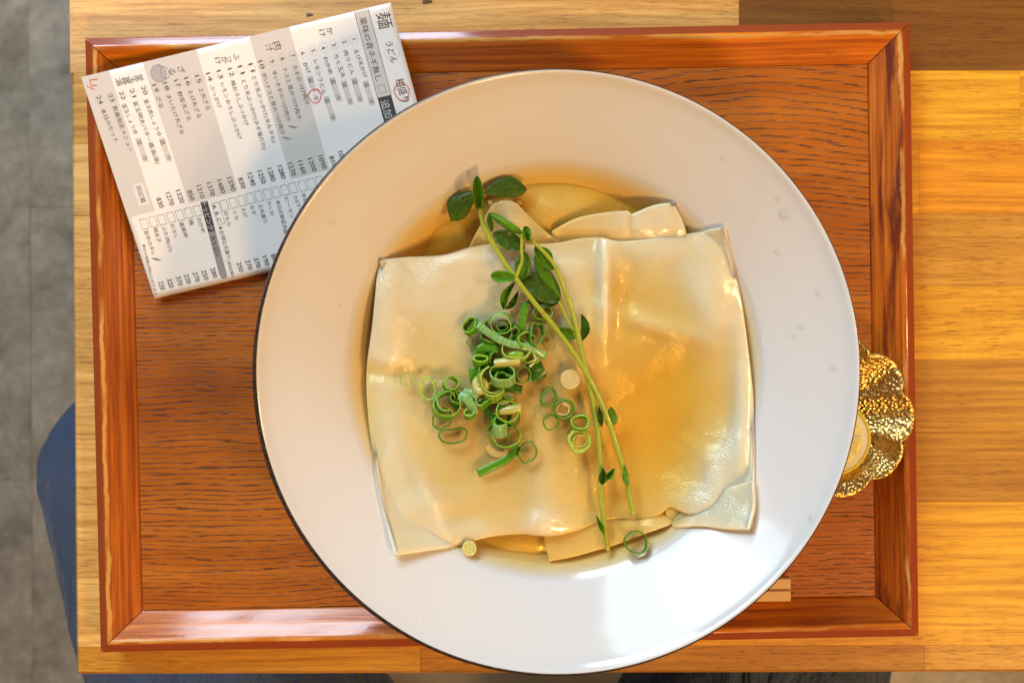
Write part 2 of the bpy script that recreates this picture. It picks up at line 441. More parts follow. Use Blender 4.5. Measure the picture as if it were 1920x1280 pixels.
# ------------------------------------------------------------------ table of glued wooden strips
tl = P(130, 0, 0); bl = P(143, 1266, 0)
XL = (tl.x + bl.x) / 2; YB = bl.y
TH = 0.030
table = empty('dining_table', (XL, YB, -TH), label='wooden cafe table top of glued pale and brown strips under the tray', cat='table')
table.rotation_euler = (0, 0, math.radians(0.15))
def yv(py): return P(960, py, 0).y - YB
def xv(px): return P(px, 640, 0).x - XL
rows = [1266, 1213, 1081, 945, 814, 678, 541, 405, 269, 137, -3, -140, -278, -420]
XR = 1.05
GOLD, PALE, TAN, BROWN, DARK, ORNG = (0.84, 0.455, 0.026), (0.90, 0.54, 0.165), (0.70, 0.37, 0.045), (0.55, 0.265, 0.022), (0.25, 0.105, 0.012), (0.80, 0.345, 0.016)
lay = {  # row -> list of (right end px or None, colour)
    0: [(788, TAN), (1736, BROWN), (None, TAN)], 1: [(700, PALE), (None, GOLD)], 2: [(520, PALE), (1500, TAN), (None, GOLD)],
    3: [(640, PALE), (None, BROWN)], 4: [(900, PALE), (None, BROWN)], 5: [(480, PALE), (None, GOLD)],
    6: [(700, PALE), (1500, GOLD), (None, TAN)], 7: [(600, PALE), (1724, GOLD), (None, ORNG)], 8: [(820, TAN), (1912, GOLD), (None, GOLD)],
    9: [(138, PALE), (1387, PALE), (None, DARK)], 10: [(760, TAN), (1700, BROWN), (None, TAN)], 11: [(1100, PALE), (None, GOLD)], 12: [(1500, TAN), (None, PALE)]}
for r in range(len(rows) - 1):
    y0, y1 = yv(rows[r]), yv(rows[r + 1]); x0 = 0.0
    for end, colr in lay[r]:
        x1 = xv(end) if end is not None else XR
        e = 0.00001; b = 0.0012; dz = random.uniform(-.00003, .00003)
        cx, cyy = (x0 + x1) / 2, (y0 + y1) / 2
        hx, hy = (x1 - x0) / 2 - e, (y1 - y0) / 2 - e
        bxl = 0.0025 if x0 == 0 else 0.00012; byb = 0.0025 if r == 0 else 0.00012
        V = [(-hx, -hy, 0), (hx, -hy, 0), (hx, hy, 0), (-hx, hy, 0),
             (-hx, -hy, TH - byb), (hx, -hy, TH - byb), (hx, hy, TH - .0001), (-hx, hy, TH - bxl),
             (-hx + bxl * .8, -hy + byb * .8, TH), (hx - .0001, -hy + byb * .8, TH), (hx - .0001, hy - .0001, TH), (-hx + bxl * .8, hy - .0001, TH)]
        V[4] = (-hx, -hy, TH - max(bxl, byb)); 
        Fc = [(0, 3, 2, 1)] + [(k, (k + 1) % 4, 4 + (k + 1) % 4, 4 + k) for k in range(4)] + [(4 + k, 4 + (k + 1) % 4, 8 + (k + 1) % 4, 8 + k) for k in range(4)] + [(8, 9, 10, 11)]
        p = mesh('plank', V, Fc, M_TABLE, parent=table, smooth=False, world=False)
        p.location = (cx, cyy, dz); q = random.uniform(0.94, 1.06); p.color = (colr[0] * q, colr[1] * q, colr[2] * q, 1)
        x0 = x1
# knot in the pale strip at the top
def knot(px, py, r):
    c = P(px, py, 0.0); V = []; N = 20
    for k in range(N):
        a = 2 * math.pi * k / N; q = 1 + 0.2 * math.sin(3 * a + px)
        V.append((c.x + r * 1.5 * q * math.cos(a), c.y + r * 0.8 * q * math.sin(a), 0.00015))
    V.append((c.x, c.y, 0.0003)); Fc = [(k, (k + 1) % N, N) for k in range(N)]
    n = NT('knot_wood'); co = n.coord('Object'); a = n.noise(co, 900, 3, 0.6)
    n.set(base=n.mix(a, (0.05, 0.02, 0.007), (0.20, 0.09, 0.025)), rough=0.4, coat=0.3)
    mesh('knot', V, Fc, n.m, parent=table)
knot(580, 28, 0.0011); knot(800, 3, 0.0016)

# ------------------------------------------------------------------ tray
ZR, ZP, ZT0 = 0.0175, 0.0080, 0.0006
cs = [P(160, 72, 0.016), P(1708, 40, 0.016), P(1722, 1193, 0.016), P(187, 1222, 0.016)]   # TL TR BR BL
ctr = sum(cs, Vector()) / 4
ux = ((cs[1] - cs[0]) + (cs[2] - cs[3])).normalized(); ang = math.atan2(ux.y, ux.x)
TW = ((cs[1] - cs[0]).length + (cs[2] - cs[3]).length) / 2; THt = ((cs[0] - cs[3]).length + (cs[1] - cs[2]).length) / 2
tray = empty('serving_tray', (ctr.x, ctr.y, ZT0), ang, label='reddish brown wooden tray with mitred rails under the noodle bowl', cat='tray')
HX, HY = TW / 2, THt / 2; RWD = 0.0168
def rail(hl, hw, rot, colr, blotch):
    """mitred rail, outer side at y = -hw, centred, then rotated in the tray frame"""
    prof = [(0.0004, 0.0), (0.0, 0.0006), (0.0, 0.0146), (0.0001, 0.0151), (0.0005, 0.01535), (0.0022, 0.01620), (0.0040, 0.01705), (0.0046, 0.01718), (0.0056, 0.0171), (0.0064, 0.0167), (0.0069, 0.01623), (0.0104, 0.01295), (0.0112, 0.0122), (RWD - .0006, 0.0077), (RWD, 0.0070), (RWD, 0.0)]
    NL = 90; V = []; U = []
    for k in range(NL + 1):
        t = -1 + 2 * k / NL
        for j, (d, z) in enumerate(prof):
            x = t * (hl - d)
            wv = 0.00005 * mnoise.noise(Vector((x * 60 + rot * 9, d * 300, 0)))
            V.append((x, -hw + d, z + (wv if 6 < j < 14 else 0))); U.append((x, d if j < 14 else RWD + .002))
    m = len(prof); Fc = []
    for k in range(NL):
        for j in range(m - 1): Fc.append((k * m + j, (k + 1) * m + j, (k + 1) * m + j + 1, k * m + j + 1))
    Fc.append(tuple(range(m - 1, -1, -1))); Fc.append(tuple(NL * m + j for j in range(m)))
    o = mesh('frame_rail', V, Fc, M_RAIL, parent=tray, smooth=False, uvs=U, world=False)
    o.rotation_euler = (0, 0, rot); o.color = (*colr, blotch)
    fix_normals(o)
    return o
G0 = 0.00025
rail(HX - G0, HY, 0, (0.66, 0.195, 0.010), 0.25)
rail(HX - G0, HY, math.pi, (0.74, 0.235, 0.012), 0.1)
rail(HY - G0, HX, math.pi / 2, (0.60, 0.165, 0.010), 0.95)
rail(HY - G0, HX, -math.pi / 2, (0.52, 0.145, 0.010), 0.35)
px_, py_ = HX - RWD - 0.0004, HY - RWD - 0.0004
mesh('base_panel', [(-px_, -py_, .002), (px_, -py_, .002), (px_, py_, .002), (-px_, py_, .002), (-px_, -py_, ZP - ZT0), (px_, -py_, ZP - ZT0), (px_, py_, ZP - ZT0), (-px_, py_, ZP - ZT0)],
     box_faces(), M_PANEL, parent=tray, smooth=False, world=False)

# ------------------------------------------------------------------ bowl
ZRIM, ZB = 0.080, 0.055
bc = P(1045, 699.5, ZRIM); BX, BY = bc.x, bc.y
RR = 569.5 * pxm(ZRIM)
def inner_z(r):
    pts = [(0, .020), (.03, .0205), (.05, .024), (.07, .0355), (.080, .0455), (.0885, .0550), (.10, .0642), (.11, .0715), (.117, .0768), (.1190, .0786)]
    for (r0, z0), (r1, z1) in zip(pts, pts[1:]):
        if r <= r1: return z0 + (z1 - z0) * (r - r0) / (r1 - r0)
    return pts[-1][1]
k_ = RR / .1210
ctrl = [(0.0005, .020), (.03, .0205), (.05, .024), (.07, .0355), (.080, .0455), (.0885, .0550), (.10, .0642), (.11, .0715), (.1165, .0764)]
prof = [(p.x * k_, p.y) for p in catmull([(a, b, 0) for a, b in ctrl], 60)]
prof += [(r * k_, z) for r, z in [(.1178, .0776), (.1188, .0787), (.1196, .0795), (.1203, .07985), (.1207, .07975)]]
body_out = [(r * k_, z) for r, z in [(.1210, .0785), (.1205, .0772), (.1190, .0752), (.117, .0728), (.11, .0665), (.10, .0585), (.0885, .0495), (.070, .0300), (.055, .0205), (.047, .0170), (.0460, .0150), (.0455, .0095), (.0440, ZP + .0006), (.0425, ZP + .0006), (.0415, .0100), (.0405, .0150), (.0005, .0160)]]
bowl = empty('soup_bowl', (BX, BY, ZP + .0006), label='wide white ceramic noodle bowl with a thin dark brown rim line on the tray', cat='bowl')
V, Fc = lathe(prof + body_out, 256, (BX, BY))
bo = mesh('bowl_body', V, Fc, M_BOWL, parent=bowl); fix_normals(bo)
# unglazed dark line along the outer lip; it dips unevenly round the bowl
V, Fc, N = [], [], 256
for k in range(N):
    a = 2 * math.pi * k / N
    wl = 0.5 + 0.5 * math.cos(a - math.radians(205))           # broadest toward the lower left
    up = 0.00006 + 0.0008 * wl ** 2.2 + 0.00015 * mnoise.noise(Vector((math.cos(a) * 4, math.sin(a) * 4, 0)))
    th = 0.00002 + 0.0012 * wl ** 1.8
    pr = [(.1207 - up * .9, .0800), (.1209 + th * .25, .0798), (.1212 + th * .6, .0790), (.1212 + th * .45, .0778), (.1204, .0767)]
    for r, z in pr: V.append((BX + r * k_ * math.cos(a), BY + r * k_ * math.sin(a), z))
m = 5
for k in range(N):
    for j in range(m - 1): Fc.append((k * m + j, ((k + 1) % N) * m + j, ((k + 1) % N) * m + j + 1, k * m + j + 1))
mesh('rim_line', V, Fc, M_RIM, parent=bowl)

# ------------------------------------------------------------------ broth
rb = .0888 * k_
V, Fc, N = [], [], 160
rings = [0.0, .02, .04, .06, .075, .082, .0845, .086, .0869, .0876, .0882, .0888, .0893]
prof_b = [(max(r, .0004), ZB + 0.0007 * math.exp(-(.0893 - r) / .0014)) for r in rings]
prof_b += [(r + .0012, inner_z(r) - .0012) for r in (.0885, .080, .070, .060, .05, .03)] + [(.0004, .0185)]
V, Fc = lathe([(r * k_, z) for r, z in prof_b], N, (BX, BY))
br = mesh('broth', V, Fc, M_BROTH)
fix_normals(br)
props(br, 'clear amber broth filling the white bowl around the noodles', 'broth')

# ------------------------------------------------------------------ noodles
def gsum(px, py, L):
    s = 0.0
    for cx, cy_, rx, ry, h, *r in L:
        dx, dy = px - cx, py - cy_
        if r:
            c, s_ = math.cos(math.radians(r[0])), math.sin(math.radians(r[0])); dx, dy = dx * c + dy * s_, -dx * s_ + dy * c
        s += h * math.exp(-(dx / rx) ** 2 - (dy / ry) ** 2)
    return s
def sheet(name, label, edges, hfun, nu=110, nv=110, thick=0.0017, fold=(1, 1, 0, 0), group='wide flat noodle sheets', sink=False):
    """Coons patch between pixel curves left, right (top->bottom) and top, bottom (left->right); hfun(px,py) mm above broth"""
    Lc, Rc, Tc, Bc = [catmull([(x, y, 0) for x, y in e], 200) for e in edges]
    def ev(c, t):
        f = t * 200; i = min(int(f), 199); return c[i].lerp(c[i + 1], f - i)
    p00, p10, p01, p11 = Tc[0], Tc[-1], Bc[0], Bc[-1]
    sk = [(0.35, -0.15), (0.65, -0.45), (0.9, -1.0), (0.95, -1.6), (0.8, -2.2)]
    cols = ([('L', q) for q in reversed(sk)] if fold[0] else []) + list(range(nu + 1)) + ([('R', q) for q in sk] if fold[1] else [])
    rws = ([('T', q) for q in reversed(sk)] if fold[2] else []) + list(range(nv + 1)) + ([('B', q) for q in sk] if fold[3] else [])
    V = []
    for rv in rws:
        v = rv / nv if isinstance(rv, int) else (0 if rv[0] == 'T' else 1)
        for cu in cols:
            u = cu / nu if isinstance(cu, int) else (0 if cu[0] == 'L' else 1)
            q = (1 - v) * ev(Tc, u) + v * ev(Bc, u) + (1 - u) * ev(Lc, v) + u * ev(Rc, v) - ((1 - u) * (1 - v) * p00 + u * (1 - v) * p10 + (1 - u) * v * p01 + u * v * p11)
            h = hfun(q.x, q.y) / 1000
            z_ = ZB + h
            def floor_z(p): return inner_z(math.hypot(p.x - BX, p.y - BY) / k_) + 0.0004 + thick
            w_ = P(q.x, q.y, z_)
            for _ in range(6):
                if not sink and w_.z < floor_z(w_): w_ = P(q.x, q.y, floor_z(w_) + 1e-5)
            room = max(0.0, min(1.0, (w_.z - floor_z(w_)) / .003))
            if not isinstance(cu, int):
                s = -1 if cu[0] == 'L' else 1
                w_ = w_ + Vector((s * cu[1][0] / 1000, 0, cu[1][1] / 1000)) * room
            if not isinstance(rv, int):
                s = 1 if rv[0] == 'T' else -1
                w_ = w_ + Vector((0, s * rv[1][0] / 1000, rv[1][1] / 1000)) * room
            if sink: w_.z = max(w_.z, floor_z(w_) - .0030)      # its rim lies flush in the curve of the bowl
            elif w_.z < floor_z(w_): w_.z = floor_z(w_)
            V.append(w_)
    m = len(cols); Fc = []
    for a in range(len(rws) - 1):
        for b in range(m - 1):
            i = a * m + b; Fc.append((i, i + m, i + m + 1, i + 1))
    o = mesh(name, V, Fc, M_NOODLE)
    solid(o, thick, -1)
    props(o, label, 'noodle', group)
    return o
def h_top(px, py):
    h = -3.0
    h += gsum(px, py, [
        (722, 600, 40, 150, 4.2), (800, 545, 100, 50, 3.4, -30), (735, 870, 42, 120, 3.4), (770, 980, 55, 60, 4.4), (812, 950, 14, 90, 1.4, -22),
        (1000, 500, 170, 40, 3.2), (1135, 520, 13, 95, 4.2), (1240, 460, 120, 34, 3.2), (1345, 540, 46, 140, 5.0), (1300, 520, 70, 40, 1.6, 35),
        (1398, 790, 26, 200, 5.4), (1362, 890, 62, 90, 6.4), (1325, 955, 66, 40, 4.0), (1020, 985, 50, 34, 3.4), (1018, 900, 26, 90, 1.8), (880, 1000, 70, 26, 2.6),
        (1215, 605, 95, 20, 2.8, 18), (900, 600, 100, 80, 2.0, -20), (1085, 600, 45, 70, 1.6), (860, 930, 120, 26, 1.0, -12), (940, 690, 80, 40, .8),
        (1215, 790, 130, 150, -7.5, 10), (1290, 690, 90, 40, -1.5, -25), (960, 810, 130, 90, -0.8), (1172, 560, 22, 70, -2.2), (870, 485, 60, 20, 1.0), (1130, 940, 60, 40, -1.4), (735, 700, 90, 16, -2.2, 4)])
    h += 0.8 * mnoise.noise(Vector((px * .008, py * .008, 3.1)))
    h += 0.35 * mnoise.noise(Vector((px * .022, py * .022, 7.7)))
    return h
sheet('noodle_sheet', 'large square noodle sheet topped with scallions and pea shoots', [
    [(712, 487), (702, 600), (690, 700), (695, 800), (710, 920), (742, 1040)],
    [(1358, 426), (1381, 520), (1400, 650), (1413, 780), (1414, 880), (1408, 985)],
    [(712, 487), (760, 482), (830, 478), (885, 463), (940, 456), (990, 458), (1045, 455), (1085, 447), (1125, 445), (1160, 452), (1210, 449), (1265, 441), (1310, 435), (1358, 426)],
    [(742, 1040), (800, 1031), (860, 1021), (920, 1006), (975, 1001), (1010, 1004), (1040, 1004), (1085, 993), (1130, 976), (1165, 972), (1205, 973), (1240, 962), (1256, 950), (1285, 962), (1335, 973), (1375, 978), (1408, 985)]],
    h_top)
sheet('noodle_sheet', 'noodle sheet with a pointed fold rising under the pea shoot tips', [
    [(925, 384), (905, 420), (880, 470), (860, 540)], [(968, 384), (1010, 425), (1062, 470), (1110, 540)],
    [(925, 384), (940, 378), (955, 378), (968, 384)], [(860, 540), (940, 540), (1030, 540), (1110, 540)]],
    lambda x, y: -4.2 + gsum(x, y, [(950, 400, 32, 60, 2.6), (955, 450, 45, 50, 1.2)]) - 10.0 * max(0, (y - 440) / 100), 40, 40, fold=(1, 1, 1, 0))
sheet('noodle_sheet', 'rolled noodle sheet edge with a crease behind the upper right', [
    [(1035, 436), (1050, 480), (1080, 540)], [(1262, 382), (1283, 432), (1300, 520)],
    [(1035, 436), (1080, 412), (1130, 402), (1178, 398), (1184, 404), (1225, 388), (1262, 382)], [(1080, 540), (1150, 530), (1230, 525), (1300, 520)]],
    lambda x, y: -3.6 + 4.6 * max(0, min(1, (x - 1050) / 160)) + gsum(x, y, [(1182, 415, 6, 30, -0.9), (1250, 400, 20, 50, 0.8)]) - 11.0 * max(0, (y - 428) / 100), 50, 40, fold=(0, 1, 1, 0))
# a round mass of noodle under the others; its rim dips into the curve of the bowl
V, Fc, NA, NR = [], [], 120, 60
def sst(t): t = max(0.0, min(1.0, t)); return t * t * (3 - 2 * t)
for k in range(NA):
    a = 2 * math.pi * k / NA
    for q in range(NR + 1):
        r = max(.0004, .086 * k_ * q / NR); x_, y_ = BX + r * math.cos(a), BY + r * math.sin(a)
        px, py = 960 + x_ * F / .388, 640 - (y_ + .0045) * F / .388
        h = -12.5 + 3.4 * sst((475 - py) / 60) + 4.5 * sst((py - 975) / 50) + 4.0 * sst((712 - px) / 40) + 4.0 * sst((px - 1385) / 40) + 1.2 * math.sin(px * .021 + py * .013) + 0.8 * math.sin(py * .05 - px * .017)
        h += gsum(px, py, [(1090, 385, 90, 26, 1.6, -12), (850, 450, 60, 20, 1.2, -30)])
        V.append((x_, y_, max(min(ZB + h / 1000, 1), inner_z(r / k_) - .0008)))
m = NR + 1
for k in range(NA):
    for q in range(NR): Fc.append((k * m + q, k * m + q + 1, ((k + 1) % NA) * m + q + 1, ((k + 1) % NA) * m + q))
o = mesh('noodle_sheet', V, Fc, M_NOODLE); solid(o, .0015, -1)
props(o, 'broad submerged noodle sheet spread under all the others in the amber broth', 'noodle', 'wide flat noodle sheets')
sheet('noodle_sheet', 'lower noodle sheet showing its straight edge at the bottom of the bowl', [
    [(1012, 940), (1016, 990), (1030, 1052)], [(1330, 900), (1300, 950), (1255, 984)],
    [(1012, 940), (1120, 930), (1230, 915), (1330, 900)], [(1030, 1052), (1080, 1042), (1150, 1022), (1205, 1002), (1255, 984)]],
    lambda x, y: -4.8 + gsum(x, y, [(1235, 985, 40, 26, 2.6), (1050, 1040, 60, 30, 1.0)]) - 6.0 * max(0, (985 - y) / 60), 60, 40, fold=(0, 0, 0, 0))
sheet('noodle_sheet', 'noodle flap tucked under the raised lower right corner', [
    [(1250, 930), (1248, 960), (1262, 986)], [(1412, 900), (1414, 950), (1404, 992)],
    [(1250, 930), (1310, 925), (1360, 915), (1412, 900)], [(1262, 986), (1310, 984), (1360, 990), (1404, 992)]],
    lambda x, y: -4.6 + 2.6 * max(0, min(1, (x - 1260) / 140)) - 4.0 * max(0, (955 - y) / 40), 40, 30, fold=(0, 1, 0, 0))

# ------------------------------------------------------------------ scallions
GS = 'chopped scallion pieces on the noodles'
def lean_m(lx, ly, rot):
    zax = Vector((lx, ly, 1)).normalized()
    q = Vector((0, 0, 1)).rotation_difference(zax).to_matrix()
    return q @ Matrix.Rotation(rot, 3, 'Z')
def ring(label, px, py, dz, r, ratio=1.0, rot=0, h=2.4, wall=0.45, lean=(0, 0), mat='mid', wob=0.05, arc=None, sp=0.0, cat='scallion', group=GS):
    """scallion ring: r in photo px, dz = height of the centre above the broth in mm"""
    h *= 1.15; r *= 1.06; wall *= 1.35 if mat == 'loose' else 1.0; wob = wob * 1.15; dz += .75
    z = ZB + (dz + max(0, h_top(px, py) + .1)) / 1000; c = P(px, py, z); R = r * pxm(z); wall /= 1000; h /= 1000
    Mx = lean_m(lean[0], lean[1], math.radians(rot))
    N = 44; a0, a1 = (0, 2 * math.pi) if arc is None else (math.radians(arc[0]), math.radians(arc[1]))
    closed = arc is None
    sd = random.uniform(0, 50)
    prof = [(0, -.5, 0.0), (.08, -.25, 0.0), (.1, 0.0, 0.0), (.08, .25, 0.0), (0, .5, .2), (-.35, .54, .5), (-.75, .54, .55), (-1, .5, .8), (-1.05, 0, 1), (-1, -.5, .8), (-.5, -.54, .5), (0, -.5, .2)]
    V, U, Fc = [], [], []
    cnt = N if closed else N + 1
    for k in range(cnt):
        a = a0 + (a1 - a0) * k / N
        wv = 1 + wob * 2.6 * mnoise.noise(Vector((math.cos(a) * .9, math.sin(a) * .9, sd))) + wob * .5 * mnoise.noise(Vector((math.cos(a) * 2.5, math.sin(a) * 2.5, sd)))
        spr = 1 + sp * k / N
        wl = wall * (1 + .25 * mnoise.noise(Vector((math.cos(a) * 1.5, math.sin(a) * 1.5, sd + 9))))
        tz = 0.0006 * mnoise.noise(Vector((math.cos(a), math.sin(a), sd + 20)))
        for d, zz, vv in prof:
            ex, ey = R * wv * spr + d * wl, R * ratio * wv * spr + d * wl
            V.append(c + Mx @ Vector((ex * math.cos(a), ey * math.sin(a), zz * h + tz)))
            U.append((a * R, vv))
    m = len(prof)
    for k in range(N if closed else N):
        for j in range(m - 1):
            i0, i1 = k * m + j, ((k + 1) % cnt) * m + j
            Fc.append((i0, i1, i1 + 1, i0 + 1))
    if not closed:
        Fc.append(tuple(range(m - 2, -1, -1))); Fc.append(tuple((cnt - 1) * m + j for j in range(m - 1)))
    o = mesh('scallion_ring' if closed else 'scallion_curl', V, Fc, SC[mat], uvs=U)
    fix_normals(o)
    return props(o, label, cat, group)
def ribbon(label, pts, width, mat='mid', thick=0.45, tw=None, name='scallion_strip', sag=0.10, group=GS):
    """flat strip along (px, py, dz) points; tw = list of roll angles (deg) spread along it"""
    W = [P(x, y, ZB + (d + max(0, h_top(x, y) + .1)) / 1000) for x, y, d in pts]
    n = 40; C = catmull(W, n); V, U, Fc = [], [], []; L = 0
    wd = width / 2 * pxm(ZB)
    for k, c in enumerate(C):
        t = (C[min(k + 1, n)] - C[max(k - 1, 0)]).normalized()
        side = Vector((-t.y, t.x, 0)).normalized(); up = t.cross(side) * -1
        if up.z < 0: up = -up
        r = 0
        if tw:
            f = k / n * (len(tw) - 1); i = min(int(f), len(tw) - 2); r = math.radians(tw[i] + (tw[i + 1] - tw[i]) * (f - i))
        s2 = side * math.cos(r) + up * math.sin(r); u2 = up * math.cos(r) - side * math.sin(r)
        ww = wd * (1 + .10 * mnoise.noise(Vector((k * .25, pts[0][0], 0))))
        if k: L += (C[k] - C[k - 1]).length
        th = thick / 1000
        for a, b, vv in ((-1, 0, .2), (-.5, sag, 0), (0, sag * 1.4, 0), (.5, sag, 0), (1, 0, .2), (1, -1, .5), (0, -1 + sag, 1), (-1, -1, .5)):
            V.append(c + s2 * (a * ww) + u2 * (b * (th if b < 0 else ww))); U.append((L, vv))
    m = 8
    for k in range(n):
        for j in range(m):
            a, b = k * m + j, k * m + (j + 1) % m; Fc.append((a, b, b + m, a + m))
    Fc.append(tuple(range(m))); Fc.append(tuple(n * m + j for j in range(m - 1, -1, -1)))
    o = mesh(name, V, Fc, SC[mat], uvs=U); fix_normals(o)
    return props(o, label, 'scallion', group)
def disc(label, px, py, dz, r, h=1.6, mat='clear', ratio=1.0, rot=0, lean=(0, 0), dome=0.0, layers=3, hole=0.0):
    """solid slice of the white end: concentric sheaths with grooves between them"""
    z = ZB + (dz + max(0, h_top(px, py) + .1)) / 1000; c = P(px, py, z); R = r * pxm(z); h /= 1000; Mx = lean_m(lean[0], lean[1], math.radians(rot))
    pr = [(0.001, -.5, 1), (.9, -.5, .6), (1.0, -.4, 0), (1.03, 0, 0), (1.0, .42, .1), (.95, .5, .4)]
    for k in range(layers):
        f = 1 - (k + 1) / (layers + .4)
        pr += [(f + .05, .5 + dome * (1 - f), .5), (f, .5 - .22 + dome * (1 - f), .9), (f - .05, .5 + dome * (1 - f), .5)]
    pr += [(hole + .001, .5 + dome - (.5 if hole else 0), .7)]
    V, U, Fc, N = [], [], [], 36; sd = random.uniform(0, 30)
    for k in range(N):
        a = 2 * math.pi * k / N; wv = 1 + .06 * mnoise.noise(Vector((math.cos(a), math.sin(a), sd)))
        for f, zz, vv in pr:
            V.append(c + Mx @ Vector((f * R * wv * math.cos(a), f * R * ratio * wv * math.sin(a), zz * h))); U.append((a * R, vv))
    m = len(pr)
    for k in range(N):
        for j in range(m - 1): Fc.append((k * m + j, ((k + 1) % N) * m + j, ((k + 1) % N) * m + j + 1, k * m + j + 1))
    o = mesh('scallion_slice', V, Fc, SC[mat], uvs=U); fix_normals(o)
    return props(o, label, 'scallion', GS)

# floating singles
ring('tiny thin scallion ring farthest left on the noodle', 760, 712, 0.1, 10, 1.25, -10, 1.0, .35, mat='light')
o = ring('pale oval scallion slice with two holes left of the pile', 803, 729, 0.2, 15, 1.45, 8, 1.6, 1.0, mat='light')
ring('upright arched scallion ring just above the wide double ring', 845, 720, 1.2, 15, .85, 35, 2.4, .5, lean=(.5, .5), mat='mid')
ring('thin green ring floating just below the wide double ring', 828, 785, 0.2, 20, .95, 0, 1.2, .5, mat='loose', wob=.14)
ring('large oval thin ring lowest left of the pile', 851, 817, 0.1, 27, .62, 8, 1.4, .5, mat='loose', wob=.10)
ring('wide tilted double scallion ring at the left end of the pile', 838, 759, 2.6, 24, 1.12, -38, 4.2, .55, lean=(.28, .48), mat='mid')
ring('waxy inner ring nested in the wide double ring', 836, 754, 3.6, 17, 1.15, -38, 4.0, .5, lean=(.30, .50), mat='blue', arc=(60, 330))
ring('thin rounded ring lowest of the floating rings by the long strip', 989, 848, 0.1, 15, 1.32, -22, 1.4, .45, mat='loose', wob=.10)
ribbon('straight flat green strip pointing to the lower left', [(896, 887, 0.2), (925, 874, 0.6), (950, 860, 0.5), (974, 838, 0.4)], 16, 'mid', tw=[0, 6, -4, 10])
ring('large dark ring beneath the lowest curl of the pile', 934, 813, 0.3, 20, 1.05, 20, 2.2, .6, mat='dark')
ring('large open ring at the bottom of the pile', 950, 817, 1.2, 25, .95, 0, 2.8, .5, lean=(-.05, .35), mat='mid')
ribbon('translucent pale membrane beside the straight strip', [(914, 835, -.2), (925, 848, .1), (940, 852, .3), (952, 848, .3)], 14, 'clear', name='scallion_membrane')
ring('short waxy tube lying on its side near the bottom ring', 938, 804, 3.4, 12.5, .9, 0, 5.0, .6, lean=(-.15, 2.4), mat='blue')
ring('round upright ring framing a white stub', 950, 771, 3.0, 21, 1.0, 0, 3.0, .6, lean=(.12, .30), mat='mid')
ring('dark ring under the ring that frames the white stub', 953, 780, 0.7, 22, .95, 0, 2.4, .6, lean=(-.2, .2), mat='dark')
ring('white stub of scallion lying through the round ring', 954, 768, 1.6, 10, .8, 0, 8.5, 1.5, lean=(6, 1.0), mat='pale')
ribbon('small dark green chip on the white stub', [(931, 767, 3.6), (940, 764, 4.1), (951, 760, 3.9)], 12, 'dark')
disc('yellow half moon slice above the round ring', 946, 748, 2.2, 17, 2.0, 'pale', .6, 25, lean=(.1, .5))
# group right of the pile
ring('leaning ring highest of the floating group on the right', 1029, 744, 0.6, 14, 1.35, -28, 2.4, .5, lean=(.15, .12), mat='loose')
ring('green ring with a pale ring inside in the right group', 1057, 767, 0.8, 19, .95, 0, 3.0, .55, lean=(.04, .12), mat='loose')
ring('pale ring held inside a green ring of the right group', 1055, 767, 0.2, 13.5, .9, 0, 2.2, .9, mat='clear')
ring('thin small ring lowest left of the right group', 1033, 791, 0.1, 14, .98, 0, 1.2, .4, mat='loose')
ring('thick walled bright ring beside the pea shoot stem', 1088, 793, 1.3, 17, .84, -6, 3.2, .8, lean=(.0, .40), mat='mid')
ring('large yellow translucent ring under the thick bright ring', 1087, 825, 0.2, 22, .95, 10, 2.0, 1.5, mat='light', wob=.08)
ring('inner sheath of the large yellow ring', 1086, 824, 0.3, 13, .9, 20, 2.0, .5, mat='light', wob=.14)
disc('white translucent disc left of the crossing stems', 1069, 711, 0.1, 18.5, 1.6, 'clear', layers=3)
ring('lone green ring near the bottom edge of the broth', 1192, 1016, 0.4, 21, 1.0, 20, 2.6, .45, lean=(.03, .12), mat='loose')
disc('pale solid disc at the bottom edge of the big noodle', 880, 1027, 0.3, 14, 2.2, 'pale', layers=2)
# the pile
ring('small tangled ring at the top left of the pile', 884, 611, 1.6, 15, .8, 40, 3.4, .5, lean=(-.5, .3), mat='mid', wob=.12)
ribbon('bent short strip joining the long waxy strip at the top left', [(876, 628, 1.8), (887, 617, 3.4), (899, 604, 4.4)], 14, 'mid', tw=[20, 0, -25])
ring('thin loop of dark green below the long waxy strip', 902, 634, 0.6, 22, .62, 25, 1.2, .5, mat='dark', wob=.16)
ring('coiled ring highest in the pile', 939, 606, 3.4, 19, .95, 0, 4.2, .5, lean=(-.05, -.30), mat='blue')
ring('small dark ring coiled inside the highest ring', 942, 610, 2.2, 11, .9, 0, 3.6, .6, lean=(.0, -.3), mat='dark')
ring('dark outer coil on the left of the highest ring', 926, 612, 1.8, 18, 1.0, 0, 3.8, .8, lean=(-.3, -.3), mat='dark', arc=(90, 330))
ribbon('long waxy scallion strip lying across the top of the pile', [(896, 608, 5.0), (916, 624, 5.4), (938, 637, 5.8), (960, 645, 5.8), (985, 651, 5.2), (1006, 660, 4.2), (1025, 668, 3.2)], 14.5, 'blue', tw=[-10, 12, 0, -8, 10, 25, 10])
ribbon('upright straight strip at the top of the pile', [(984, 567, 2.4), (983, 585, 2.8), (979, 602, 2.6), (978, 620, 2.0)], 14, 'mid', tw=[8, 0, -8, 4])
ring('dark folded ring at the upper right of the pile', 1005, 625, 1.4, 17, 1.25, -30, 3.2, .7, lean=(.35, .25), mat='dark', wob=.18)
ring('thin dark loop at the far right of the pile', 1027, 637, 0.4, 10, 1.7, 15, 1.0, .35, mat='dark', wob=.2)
ring('thin bright arch standing over the middle of the pile', 968, 653, 3.0, 26, .85, 5, 2.4, .5, lean=(.1, .55), mat='light', wob=.10)
